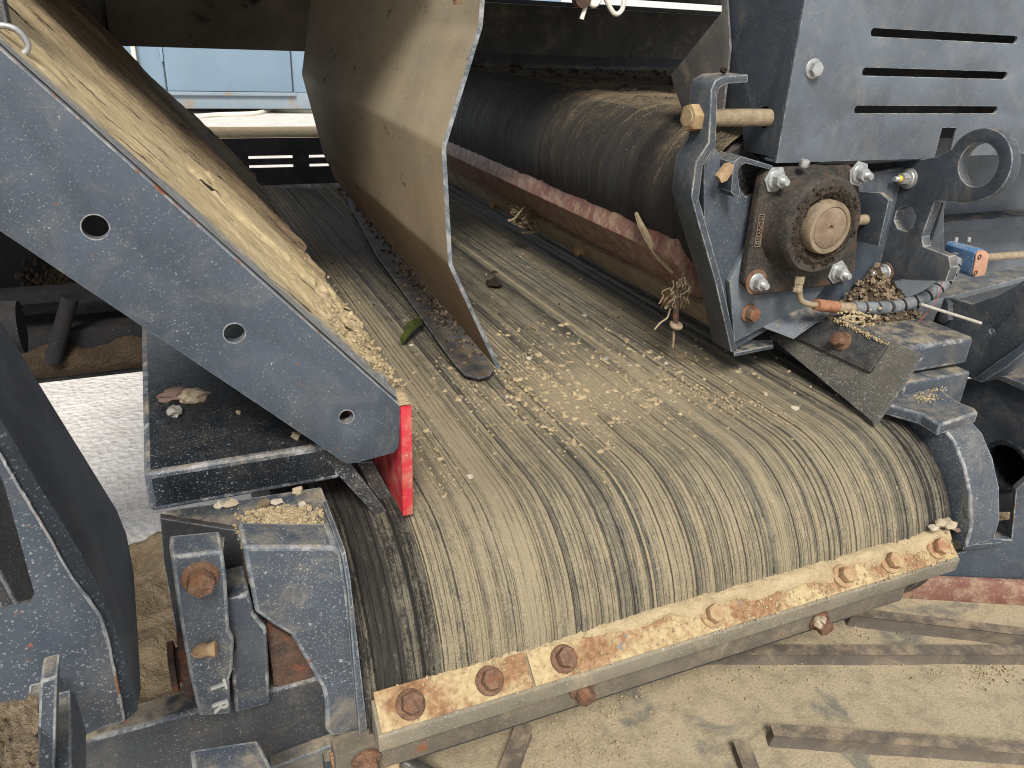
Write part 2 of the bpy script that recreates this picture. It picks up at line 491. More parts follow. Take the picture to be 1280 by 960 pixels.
def trace_on(px, P, n):
    """pixels onto the plane through P with normal n"""
    out = []
    for u, v in px:
        d = at(u, v, 'y', 1) - EYE
        out.append(EYE + d * ((P - EYE).dot(n) / d.dot(n)))
    return out

def finish(name, bm, mats, parent=None, smooth=32):
    """link a bmesh given in world coordinates as one object"""
    if parent is not None:
        org = ORG[parent.name]
    else:
        xs = [v.co for v in bm.verts]
        org = Vector((sum(c.x for c in xs) / len(xs), sum(c.y for c in xs) / len(xs), min(c.z for c in xs)))
    bmesh.ops.translate(bm, verts=bm.verts, vec=-org)
    bmesh.ops.recalc_face_normals(bm, faces=bm.faces)
    me = bpy.data.meshes.new(name)
    bm.to_mesh(me)
    bm.free()
    for mt in (mats if isinstance(mats, (list, tuple)) else [mats]):
        me.materials.append(mt)
    if smooth:
        me.polygons.foreach_set('use_smooth', [True] * len(me.polygons))
        me.set_sharp_from_angle(angle=R(smooth))
    return link(name, me, parent, org)

def bevel(bm, width, edge_mat=None, seg=2, lim=25):
    if not width:
        return
    bmesh.ops.dissolve_limit(bm, angle_limit=R(1), verts=bm.verts, edges=bm.edges)
    es = [e for e in bm.edges if len(e.link_faces) == 2 and e.calc_face_angle(0) > R(lim)]
    r = bmesh.ops.bevel(bm, geom=es, offset=width, segments=seg, profile=.6, affect='EDGES', clamp_overlap=True)
    if edge_mat is not None:
        for f in r['faces']:
            f.material_index = edge_mat

def prism_into(bm, outer, vec, holes=()):
    loops = [list(outer)] + [list(h) for h in holes]
    flat = [p for l in loops for p in l]
    tris = tessellate_polygon(loops)
    vec = Vector(vec)
    a = [bm.verts.new(p) for p in flat]
    b = [bm.verts.new(p + vec) for p in flat]
    for t in tris:
        try:
            bm.faces.new([a[i] for i in t])
            bm.faces.new([b[i] for i in reversed(t)])
        except ValueError:
            pass
    k = 0
    for l in loops:
        n = len(l)
        for i in range(n):
            j = (i + 1) % n
            bm.faces.new([a[k + i], a[k + j], b[k + j], b[k + i]])
        k += n
    bmesh.ops.recalc_face_normals(bm, faces=bm.faces)

def slab(name, outer, vec, mats, parent=None, holes=(), bev=.0015, seg=2, edge=None, smooth=32, lim=25):
    bm = bmesh.new()
    prism_into(bm, outer, vec, holes)
    ml = list(mats) if isinstance(mats, (list, tuple)) else [mats]
    bevel(bm, bev, (len(ml) - 1) if len(ml) > 1 else None, seg, lim)
    return finish(name, bm, ml, parent, smooth)

def box(name, x0, x1, y0, y1, z0, z1, mats, parent=None, bev=.002, seg=2):
    V = Vector
    return slab(name, [V((x0, y0, z0)), V((x1, y0, z0)), V((x1, y0, z1)), V((x0, y0, z1))], (0, y1 - y0, 0), mats, parent, (), bev, seg)

def frame_of(d):
    d = Vector(d).normalized()
    return d.to_track_quat('Z', 'Y').to_matrix()

def circle(c, n, r, seg=28, ph=0):
    M = frame_of(n)
    return [Vector(c) + M @ Vector((r * math.cos(2 * math.pi * i / seg + ph), r * math.sin(2 * math.pi * i / seg + ph), 0)) for i in range(seg)]

def lathe_into(bm, c, n, prof, seg=32, ph=0, wob=0):
    """prof: (radius, height) pairs along axis n"""
    M = frame_of(n)
    c = Vector(c)
    rings = []
    for (r, h) in prof:
        if r < 1e-6:
            rings.append([bm.verts.new(c + M @ Vector((0, 0, h)))])
        else:
            ring = []
            for i in range(seg):
                a = 2 * math.pi * i / seg + ph
                rr = r + (wob * noise.noise(Vector((r * 60, h * 60, 0)) + Vector((math.cos(a), math.sin(a), 0)) * 4) if wob else 0)
                ring.append(bm.verts.new(c + M @ Vector((rr * math.cos(a), rr * math.sin(a), h))))
            rings.append(ring)
    for A, B in zip(rings, rings[1:]):
        for i in range(seg):
            j = (i + 1) % seg
            if len(A) == 1 and len(B) == 1:
                continue
            if len(A) == 1:
                bm.faces.new([A[0], B[i], B[j]])
            elif len(B) == 1:
                bm.faces.new([A[i], A[j], B[0]])
            else:
                bm.faces.new([A[i], A[j], B[j], B[i]])

def lathe(name, c, n, prof, mat, parent=None, seg=32, ph=0, wob=0, smooth=35):
    bm = bmesh.new()
    lathe_into(bm, c, n, prof, seg, ph, wob)
    return finish(name, bm, mat, parent, smooth)

def catmull(pts, sub=6):
    P = [Vector(p) for p in pts]
    P = [P[0] * 2 - P[1]] + P + [P[-1] * 2 - P[-2]]
    out = []
    for i in range(1, len(P) - 2):
        for k in range(sub):
            t = k / sub
            a, b, c, d = P[i - 1], P[i], P[i + 1], P[i + 2]
            out.append(.5 * ((2 * b) + (c - a) * t + (2 * a - 5 * b + 4 * c - d) * t * t + (3 * b - a - 3 * c + d) * t ** 3))
    out.append(P[-2])
    return out

def tube_into(bm, pts, rad, seg=12):
    n = len(pts)
    rings = []
    up = None
    for i, p in enumerate(pts):
        d = (pts[min(i + 1, n - 1)] - pts[max(i - 1, 0)]).normalized()
        if up is None:
            up = d.orthogonal().normalized()
        up = (up - d * up.dot(d)).normalized()
        s = d.cross(up)
        r = rad(i / max(1, n - 1)) if callable(rad) else rad
        rings.append([bm.verts.new(p + (up * math.cos(2 * math.pi * k / seg) + s * math.sin(2 * math.pi * k / seg)) * r) for k in range(seg)])
    for A, B in zip(rings, rings[1:]):
        for k in range(seg):
            l = (k + 1) % seg
            bm.faces.new([A[k], A[l], B[l], B[k]])
    bm.faces.new(rings[0][::-1])
    bm.faces.new(rings[-1])

def tube(name, pts, rad, mat, parent=None, seg=12, sub=6):
    bm = bmesh.new()
    tube_into(bm, catmull(pts, sub) if sub else [Vector(p) for p in pts], rad, seg)
    return finish(name, bm, mat, parent, 40)

# bolts: meshes made once along +Z, copied where they are needed
def bolt_mesh(name, mat, s, head=.62, flange=True, dome=False):
    bm = bmesh.new()
    z0 = 0
    if flange:
        lathe_into(bm, (0, 0, 0), (0, 0, 1), [(.01 * s, -.002), (s * .76, -.002), (s * .78, s * .07), (s * .72, s * .15), (s * .5, s * .24), (0, s * .24)], 28)
        z0 = s * .12
    hx = [Vector((s * .577 * math.cos(i * math.pi / 3), s * .577 * math.sin(i * math.pi / 3), z0)) for i in range(6)]
    b2 = bmesh.new()
    prism_into(b2, hx, (0, 0, s * head))
    bevel(b2, s * .07, None, 2)
    t = bpy.data.meshes.new('t')
    b2.to_mesh(t)
    bm.from_mesh(t)
    b2.free()
    bpy.data.meshes.remove(t)
    if dome:
        lathe_into(bm, (0, 0, 0), (0, 0, 1), [(s * .36, z0 + s * head), (s * .34, z0 + s * (head + .03)), (0, z0 + s * (head + .035))], 18)
    bmesh.ops.recalc_face_normals(bm, faces=bm.faces)
    me = bpy.data.meshes.new(name)
    bm.to_mesh(me)
    bm.free()
    me.materials.append(mat)
    me.polygons.foreach_set('use_smooth', [True] * len(me.polygons))
    me.set_sharp_from_angle(angle=R(30))
    return me

def stud_mesh(name, mat, r, h, thread=True, pitch=.0018):
    bm = bmesh.new()
    prof = [(r, 0)]
    z = 0
    while z < h - .003:
        if thread:
            prof += [(r, z), (r * .86, z + pitch / 2)]
        z += pitch
    prof += [(r, h - .0025), (r * .8, h), (0, h)]
    lathe_into(bm, (0, 0, 0), (0, 0, 1), prof, 18)
    me = bpy.data.meshes.new(name)
    bmesh.ops.recalc_face_normals(bm, faces=bm.faces)
    bm.to_mesh(me)
    bm.free()
    me.materials.append(mat)
    return me

BOLT_RUST = bolt_mesh('rusty_bolt', RUSTBOLT, .0220, .72)
BOLT_SAND = bolt_mesh('sandy_bolt', SANDBOLT, .0220, .66)
BOLT_ZINC = bolt_mesh('zinc_bolt', ZINC, .019, .5)
BOLT_GOLD = bolt_mesh('adjuster_bolt', BOLTY, .036, .62, True, True)
NUT_ZINC = bolt_mesh('zinc_nut', ZINC, .020, .7)
NUT_RUST = bolt_mesh('washer_nut', ZINC, .019, .75)
STUD = stud_mesh('stud', ZINC, .0062, .019)
STUD_S = stud_mesh('short_stud', ZINC, .0048, .020)

def put(name, me, pos, n, parent, spin=0.0, label=None):
    o = bpy.data.objects.new(name, me)
    COL.objects.link(o)
    o.parent = parent
    o.location = Vector(pos) - ORG[parent.name]
    o.rotation_euler = (frame_of(n) @ Matrix.Rotation(spin, 3, 'Z')).to_euler()
    ORG[o.name] = Vector(pos)
    if label:
        o['label'] = label
    return o

def put_sub(name, me, parent, dz):
    o = bpy.data.objects.new(name, me)
    COL.objects.link(o)
    o.parent = parent
    o.location = (0, 0, dz)
    return o

def rock_mesh(seed, mat, sub=2, rough=.5, flat=.7):
    rnd = random.Random(seed)
    bm = bmesh.new()
    bmesh.ops.create_icosphere(bm, subdivisions=sub, radius=1)
    off = Vector((rnd.uniform(-50, 50), rnd.uniform(-50, 50), rnd.uniform(-50, 50)))
    sx, sy, sz = rnd.uniform(.85, 1.2), rnd.uniform(.65, .95), flat * rnd.uniform(.75, 1.1)
    for v in bm.verts:
        d = v.co.normalized()
        k = 1 + rough * noise.noise(d * 1.3 + off) + rough * .45 * noise.noise(d * 3.1 + off)
        v.co = Vector((d.x * sx, d.y * sy, d.z * sz)) * k
    me = bpy.data.meshes.new('stone')
    bm.to_mesh(me)
    bm.free()
    me.materials.append(mat)
    me.polygons.foreach_set('use_smooth', [True] * len(me.polygons))
    me.set_sharp_from_angle(angle=R(24))
    return me

def stone(name, pos, r, mat, seed, label, cat, group=None, flat=.7, rot=None, rough=.55):
    rnd = random.Random(seed + 11)
    o = bpy.data.objects.new(name, rock_mesh(seed, mat, 3 if r > .009 else 2, rough, flat))
    COL.objects.link(o)
    o.location = Vector(pos) + Vector((0, 0, r * flat * .55))
    o.scale = (r, r, r)
    o.rotation_euler = rot or (0, 0, rnd.uniform(0, 6.28))
    return tag(o, label, cat, group)

def crumbs(name, pts, mat, parent=None, label=None, cat=None, seed=1):
    """pts: (position, radius); many loose grains joined in one mesh"""
    rnd = random.Random(seed)
    bm = bmesh.new()
    base = []
    b0 = bmesh.new()
    bmesh.ops.create_icosphere(b0, subdivisions=1, radius=1)
    co = [v.co.copy() for v in b0.verts]
    fs = [[v.index for v in f.verts] for f in b0.faces]
    b0.free()
    for p, r in pts:
        M = Matrix.Rotation(rnd.uniform(0, 6.28), 3, Vector((rnd.gauss(0, 1), rnd.gauss(0, 1), rnd.gauss(0, 1))).normalized())
        sc = Vector((rnd.uniform(.7, 1.3), rnd.uniform(.6, 1.1), rnd.uniform(.5, .9)))
        vs = []
        for c in co:
            q = Vector((c.x * sc.x, c.y * sc.y, c.z * sc.z)) * rnd.uniform(.8, 1.15)
            vs.append(bm.verts.new(Vector(p) + (M @ q) * r))
        for f in fs:
            bm.faces.new([vs[i] for i in f])
    o = finish(name, bm, mat, parent, 50)
    return tag(o, label, cat, None, 'stuff')

def sheet(name, fn, nu, nv, mat, parent=None, uv=None, attrs=None, thick=None, smooth=True):
    """grid surface fn(i, j) -> world point"""
    verts = [fn(i, j) for j in range(nv + 1) for i in range(nu + 1)]
    if parent is not None:
        org = ORG[parent.name]
    else:
        org = Vector((sum(v.x for v in verts) / len(verts), sum(v.y for v in verts) / len(verts), min(v.z for v in verts)))
    faces = [(j * (nu + 1) + i, j * (nu + 1) + i + 1, (j + 1) * (nu + 1) + i + 1, (j + 1) * (nu + 1) + i) for j in range(nv) for i in range(nu)]
    me = bpy.data.meshes.new(name)
    me.from_pydata([v - org for v in verts], [], faces)
    me.materials.append(mat)
    if uv is not None:
        lay = me.uv_layers.new(name='run')
        idx = np.array(faces).ravel()
        lay.data.foreach_set('uv', np.asarray(uv, dtype=np.float32)[idx].ravel())
    for k, a in (attrs or {}).items():
        t = me.attributes.new(k, 'FLOAT', 'POINT')
        t.data.foreach_set('value', np.asarray(a, dtype=np.float32))
    if smooth:
        me.polygons.foreach_set('use_smooth', [True] * len(me.polygons))
    return link(name, me, parent, org)

def letters(name, text, size, extrude, mat, parent, M, pos, bev=0):
    """raised lettering as a mesh"""
    fc = bpy.data.curves.new(name, 'FONT')
    fc.body, fc.size, fc.extrude, fc.bevel_depth = text, size, extrude, bev
    fc.align_x = fc.align_y = 'CENTER'
    fo = bpy.data.objects.new(name, fc)
    COL.objects.link(fo)
    me = bpy.data.meshes.new_from_object(fo.evaluated_get(bpy.context.evaluated_depsgraph_get()))
    bpy.data.objects.remove(fo)
    bpy.data.curves.remove(fc)
    me.materials.clear()
    me.materials.append(mat)
    me.transform(M.to_4x4())
    return link(name, me, parent, pos)

def vn(x, y, z=0.0):
    return noise.noise(Vector((x, y, z)))

# ------------------------------------------------------------------ the yard
def ground():
    n = 40
    def fn(i, j):
        a = (i / n - .5)
        b = (j / n - .5)
        return Vector((a * 400 * abs(a) * 2 + 0, b * 400 * abs(b) * 2 + 5, .02 * vn(a * 90, b * 90)))
    o = sheet('ground', fn, n, n, GROUND)
    tag(o, 'pale yard of worn concrete and gravel under the machine', None, None, 'structure')
ground()

def far_container():
    t = thing('storage_container', 'light blue steel container with a wide door across the yard', 'container', (2, 18, 0))
    Y = 17.9
    bm = bmesh.new()
    prism_into(bm, [Vector((x, Y, z)) for x, z in ((-6, .42), (9, .42), (9, 3.0), (-6, 3.0))], (0, 2.4, 0))
    bevel(bm, .03)
    finish('wall', bm, CONT, t)
    box('roof', -6.05, 9.05, Y - .06, Y + 2.46, 3.0, 3.1, CONT, t, .02)
    box('base_rail', -6, 9, Y - .02, Y + 2.4, .10, .42, CONT_R, t, .02)
    d0, d1 = .36, 2.78
    box('door_seal', d0 - .03, d1 + .03, Y - .035, Y + .01, .40, 2.63, SEAL, t, .005)
    dr = box('door', d0, d1, Y - .06, Y - .01, .44, 2.6, CONT_D, t, .015)
    box('hinge', d0 - .06, d0 - .01, Y - .10, Y - .05, .98, 1.25, CONT, dr, .008)
    box('hinge', d0 - .06, d0 - .01, Y - .10, Y - .05, 2.0, 2.27, CONT, dr, .008)
    box('sill', d0 - .1, d1 + .06, Y - .09, Y - .01, .36, .43, CONT_R, t, .01)
    for x in (-.75, 3.4, 5.2, -2.2, -4.0, 7.0):
        box('rib', x, x + .07, Y - .05, Y + .01, .43, 2.99, CONT, t, .01)
    tube('downpipe', [(-.17, Y - .12, 3.0), (-.165, Y - .12, 1.6), (-.16, Y - .12, .15)], .045, WHITEP, t)
    c = tube('ground_cable', [at(185, 132, 'z', .03), at(230, 145, 'z', .03), at(275, 143.5, 'z', .03), at(318, 142, 'z', .03), at(335, 138, 'z', .03), at(341, 136.5, 'z', .03), at(360, 138, 'z', .03), at(420, 140, 'z', .03)], .05, WHITEP)
    tag(c, 'white cable lying along the foot of the blue container', 'cable')
far_container()

# ------------------------------------------------------------------ the main belt
BX0, BX1 = .135, 1.065
DR, DY, DZ = .175, .817, 1.170       # head drum
TOPZ = DZ + DR
rng = np.random.default_rng(5)

def smooth1(n, k, seed):
    r = np.random.default_rng(seed).standard_normal(n + 6 * k)
    x = np.arange(-3 * k, 3 * k + 1)
    g = np.exp(-.5 * (x / max(k, .3)) ** 2)
    y = np.convolve(r, g / g.sum(), 'same')[3 * k:3 * k + n]
    return y / (y.std() + 1e-9)

def belt_path():
    """profile (Y, Z, normal, run) from the far end over the head drum and back"""
    pts = []
    ys = list(np.linspace(3.3, 1.6, 60)) + list(np.linspace(1.59, DY + .004, 130))
    for y in ys:
        pts.append((y, TOPZ, 0, 1))
    for a in list(np.linspace(0, 118, 110)) + list(np.linspace(122, 180, 14)):
        t = R(a)
        pts.append((DY - DR * math.sin(t), DZ + DR * math.cos(t), -math.sin(t), math.cos(t)))
    for y in np.linspace(DY + .06, 3.3, 12):
        pts.append((y, DZ - DR, 0, -1))
    return pts

def main_belt():
    path = belt_path()
    nv = len(path) - 1
    nu = 760
    xs = np.linspace(BX0, BX1, nu + 1)
    dx = (BX1 - BX0) / nu
    run = np.zeros(nv + 1)
    for k in range(1, nv + 1):
        run[k] = run[k - 1] + math.hypot(path[k][0] - path[k - 1][0], path[k][1] - path[k - 1][1])
    # bands of packed dirt, worn lines between them
    fine = smooth1(nu + 1, 1, 2)
    mid = smooth1(nu + 1, 4, 3)
    broad = smooth1(nu + 1, 26, 4)
    lines = np.zeros(nu + 1)
    r = np.random.default_rng(9)
    x = BX0 + .012
    cuts = []
    while x < BX1 - .01:
        cuts.append((x, r.uniform(.0009, .0021), r.uniform(.15, 1.0) ** 1.3))
        x += float(r.choice([.003, .006, .010, .016, .024, .036], p=[.26, .25, .2, .16, .09, .04])) * r.uniform(.8, 1.2)
    for c, wdt, dep in cuts:
        lines = np.maximum(lines, dep * np.exp(-((xs - c) / wdt) ** 2))
    prof = .35 * fine + .5 * mid
    edge = np.minimum(1, np.minimum((xs - BX0) / .085, (BX1 - xs) / .05))
    band = np.zeros(nu + 1)
    rb = np.random.default_rng(17)
    x = BX0
    while x < BX1:
        wd_ = float(rb.choice([.004, .008, .014, .024, .04], p=[.28, .28, .22, .14, .08]))
        band[(xs >= x) & (xs < x + wd_)] = rb.normal(0, 1)
        x += wd_
    band = np.convolve(band, np.ones(3) / 3, 'same')
    across = np.clip(.61 + .035 * broad + .04 * mid + .07 * band, .05, 1.0)
    darkleft = 1 / (1 + np.exp(-(xs - .222) / .009))
    darkright = 1 / (1 + np.exp((xs - 1.015) / .018))
    mask = .12 + .88 * darkleft * darkright
    V = np.zeros((nv + 1, nu + 1, 3))
    dirt = np.zeros((nv + 1, nu + 1))
    groove = np.zeros((nv + 1, nu + 1))
    idx = np.arange(nu + 1)
    for k, (y, z, ny, nz) in enumerate(path):
        s = run[k]
        shift = .7 * math.sin(s * 3.1) + .5 * vn(s * 6, 3.3)
        src = idx + shift + np.array([.4 * vn(i * .06, s * 14) + .6 * vn(i * .22, s * 85, 3) for i in range(0, nu + 1, 4)]).repeat(4)[:nu + 1]
        ln = np.interp(src, idx, lines)
        pf = np.interp(src, idx, prof)
        # lines break up where sand has spread
        fade = np.array([.75 + .6 * vn(i * .05, s * 7, 8) + .35 * vn(i * .2, s * 60, 4) for i in range(0, nu + 1, 4)]).repeat(4)[:nu + 1]
        d = np.interp(src, idx, across) * mask
        if nz > -.5 and k < 310:
            d = d + .30 * np.exp(-((xs - .62) / .22) ** 2 - ((y - 1.02) / .14) ** 2)
            d = d + .16 * darkleft * np.exp(-((xs - .30) / .06) ** 2) / (1 + math.exp((y - 1.25) / .08))
            ln = ln * (1 - .75 * np.exp(-((xs - .60) / .2) ** 2 - ((y - 1.08) / .16) ** 2))
            pf = pf * (1 - .4 * np.exp(-((xs - .60) / .2) ** 2 - ((y - 1.08) / .16) ** 2))
        back_ = max(0, min(1, (y - .84) / .22)) if nz > -.5 else 0
        d = d - .01 - .17 * back_ * (1 - .75 * np.exp(-((xs - .62) / .20) ** 2 - ((y - 1.04) / .13) ** 2)) * (1 - .6 * np.exp(-((xs - .29) / .06) ** 2))
        if y > 1.15:
            d = d - .08 * min(1, (y - 1.15) / .5)
        g = np.clip(ln * fade, 0, 1)
        dirt[k] = d
        groove[k] = g
        h = .0006 * pf - .0028 * g * edge + .0016 * np.clip(d - .5, -.3, .5) + .0006 * broad
        V[k, :, 0] = xs
        V[k, :, 1] = y + ny * h
        V[k, :, 2] = z + nz * h
    uv = np.zeros((nv + 1, nu + 1, 2))
    uv[:, :, 0] = xs[None, :]
    uv[:, :, 1] = run[:, None]
    t = thing('conveyor_belt', 'wide ribbed rubber belt caked with tan sand, curving down over its drum', 'conveyor belt', (.6, DY, DZ - DR))
    flat = V.reshape(-1, 3)
    sheet('belt', lambda i, j: Vector(V[j, i]), nu, nv, BELT, t, uv.reshape(-1, 2), {'dirt': dirt.ravel(), 'groove': groove.ravel()})
    lathe('drum', (BX0 - .004, DY, DZ), (1, 0, 0), [(0, 0), (DR - .012, 0), (DR - .008, .004), (DR - .008, BX1 - BX0 + .004), (DR - .012, BX1 - BX0 + .008), (0, BX1 - BX0 + .008)], RUBBER_D, t, 48)
    lathe('shaft', (BX0 - .10, DY, DZ), (1, 0, 0), [(0, 0), (.03, 0), (.03, 1.13), (0, 1.13)], RUSTDARK, t, 24)
main_belt()

def belt_top(x, y):
    if y >= DY:
        return TOPZ
    return DZ + math.sqrt(max(0, DR ** 2 - (DY - y) ** 2))

# frame under the belt, seen through the gaps
def belt_frame():
    t = thing('conveyor_chassis', 'dark steel frame carrying the discharge belt behind its drum', 'conveyor frame', (.6, 1.5, .95))
    for x0, x1 in ((.075, .125), (1.075, 1.125)):
        box('side_rail', x0, x1, .86, 3.3, 1.10, 1.34, PIT, t, .004)
    for y in (1.4, 2.2, 3.0):
        box('cross_tube', .126, 1.074, y, y + .06, 1.12, 1.18, PIT, t, .004)
belt_frame()

def end_crossbar():
    """black slotted plate that closes the belt's far end"""
    Y = 2.9
    x0, x1, z0, z1 = -.1, 1.6, 1.352, 1.512
    holes = []
    for k in range(6):
        a = .287 + k * .206
        for z in (1.443, 1.412):
            holes.append([Vector((a, Y, z)), Vector((a + .150, Y, z)), Vector((a + .150, Y, z + .010)), Vector((a, Y, z + .010))])
    t = thing('end_plate', 'black slotted crossbar closing the far end of the belt', 'crossbar', (.7, Y, z0))
    slab('plate', [Vector((x0, Y, z0)), Vector((x1, Y, z0)), Vector((x1, Y, z1)), Vector((x0, Y, z1))], (0, .008, 0), PIT, t, holes, 0)
    box('lip', x0, x1, Y + .001, Y + .22, z1 + .001, z1 + .012, SAND, t, .003)
end_crossbar()

# ------------------------------------------------------------------ chute wall on the left
def chute_wall():
    Y0, Y1 = .78, 2.22
    t = thing('chute_wall', 'sloping grey steel chute side caked with tan soil along the belt', 'chute', (.1, 1.4, 1.35))
    fx = trace([(-90, -18), (500, 508), (499, 554), (497, 560), (491, 566), (448, 578), (436, 579.5), (426, 575), (-90, 228)], 'y', Y0)
    holes = [circle(at(119, 284, 'y', Y0), (0, 1, 0), .0112, 28), circle(at(293, 416.5, 'y', Y0), (0, 1, 0), .0104, 28), circle(at(433, 521, 'y', Y0), (0, 1, 0), .0082, 28)]
    slab('front_plate', fx, (0, .012, 0), [PAINT, EDGE], t, holes, .0014)
    e0, e1 = at(499.5, 508, 'y', Y0), at(-90, -18, 'y', Y0)
    en = Vector((e0.z - e1.z, 0, e1.x - e0.x)).normalized()
    if en.z < 0: en = -en
    slab('top_lip', [e0 + Vector((0, -.0006, 0)), e1 + Vector((0, -.0006, 0)), e1 + Vector((0, .0135, 0)), e0 + Vector((0, .0135, 0))], en * .0016, LIP, t, (), .0006)
    a = at(500, 508, 'y', Y0) + Vector((.001, .0115, .0012))
    b = at(-90, -18, 'y', Y0) + Vector((.001, .0115, .0012))
    up = (b - a)
    L = up.length
    up.normalize()
    nrm = Vector((0, 1, 0)).cross(up)
    if nrm.z < 0:
        nrm = -nrm
    nu, nv = 260, 220
    pts, uv = {}, []
    for j in range(nv + 1):
        for i in range(nu + 1):
            s = i / nu * L
            d = (j / nv) ** 1.15 * (Y1 - Y0)
            h = .0030 * vn(s * 11, d * 26, 1) + .0013 * vn(s * 45, d * 70, 2) + .0007 * vn(s * 130, d * 160, 6) + .0006 * vn(s * 240, d * 290, 8)
            build = max(0, min(1, (d - .05) / .16))
            ridge = vn(s * 3.2, d * 11, 5)
            h += .007 * build * (ridge + .25) + .008 * build
            if ridge > .30 and d > .14:
                h += .004
            # a clotted heap at the bottom lip
            lip = math.exp(-(s / .10) ** 2) * math.exp(-((d - .16) / .15) ** 2)
            h += lip * (.006 + .010 * vn(s * 60, d * 60, 9) + .006 * vn(s * 150, d * 150, 2))
            h *= min(1, d / .03)
            pts[(i, j)] = a + up * (s - .006 * (vn(d * 18, 3, 1) + .6 * vn(d * 70, 7)) * (1 if i == 0 else 0) * min(1, d / .05)) + Vector((0, d, 0)) + nrm * (h + .001)
            uv.append((s, d))
    sheet('soil_crust', lambda i, j: pts[(i, j)], nu, nv, SLOPE, t, uv)
    c = a - nrm * .004
    dd = b - nrm * .004
    slab('floor_plate', [c + Vector((0, .003, 0)), dd + Vector((0, .003, 0)), dd + Vector((0, Y1 - Y0 + .01, 0)), c + Vector((0, Y1 - Y0 + .01, 0))], -nrm * .008, DARKMETAL, t, (), 0)
    x0 = at(501, 508, 'y', Y0 - .004).x
    x1 = at(515, 506, 'y', Y0 - .004).x
    V = Vector
    slab('wear_strip', [V((x0, Y0 - .004, 1.3495)), V((x1, Y0 - .004, 1.3495)), V((x1, Y0 - .004, 1.497)), V((x0, Y0 - .004, 1.496))], (0, Y1 - Y0, 0), RED, t, (), .0015)['label'] = 'bright red wear strip standing on the belt'
    sheet('soil_cap', lambda i, j: V((x0 - .006 + (x1 - x0 + .0105) * j / 6 + .0035 * vn(i * .35, j * .1, 3) * (j == 6), Y0 + .001 + (Y1 - Y0) * (i / 320) ** 1.4, 1.4985 + .004 * min(1, i / 12) * (.6 + vn(i * .33, j * .5)) * math.sin(math.pi * (.15 + .7 * j / 6)) - (.006 if j == 6 else 0))), 320, 6, SAND, t)['kind'] = 'stuff'
    for u_, v_, r_ in ((119, 284, .0112), (293, 416.5, .0104), (433, 521, .0082)):
        lathe('hole_rim', at(u_, v_, 'y', Y0), (0, -1, 0), [(r_ - .0002, -.001), (r_ - .0002, .0004), (r_ + .0009, .0004), (r_ + .0011, -.0005)], LIP, t, 30)
    slab('rubber_flap', trace([(388, 556), (440, 582), (487, 644), (479, 655)], 'y', .80), (0, .012, 0), [RUBBER_D, EDGE_D], t, (), .0012)
    slab('rubber_flap', trace([(447, 578), (466, 577), (492, 625), (489, 641), (462, 608)], 'y', .83), (0, .014, 0), [RUBBER_D, EDGE_D], t, (), .0012)
    # clods stuck along the lower lip
    rnd = random.Random(3)
    P = []
    for k in range(420):
        d = abs(rnd.gauss(.06, .16)) + .01
        s = abs(rnd.gauss(0, .045))
        if d > 1.3: continue
        P.append((a + up * s + Vector((0, d, 0)) + nrm * (.008 + rnd.uniform(0, .012)), rnd.choice([.0008, .0012, .0018, .003]) * rnd.uniform(.7, 1.3)))
    crumbs('loose_soil', P, SAND, t)
    return a, up, nrm
CH_A, CH_UP, CH_N = chute_wall()

# ------------------------------------------------------------------ covers and drum guards
def cover_boxes():
    o = box('cover_box', -.058, .150, .80, 1.29, 1.403, 1.452, [BLACK, EDGE_D], None, .007, 3)
    tag(o, 'black glossy box cover below the chute, three stones on top', 'cover')
    o = box('cover_box', 1.07, 1.235, .815, .985, 1.403, 1.452, [PAINT_SIDE, EDGE_D], None, .007, 3)
    tag(o, 'dusty dark box cover beside the hose, above the right guard', 'cover')
cover_boxes()

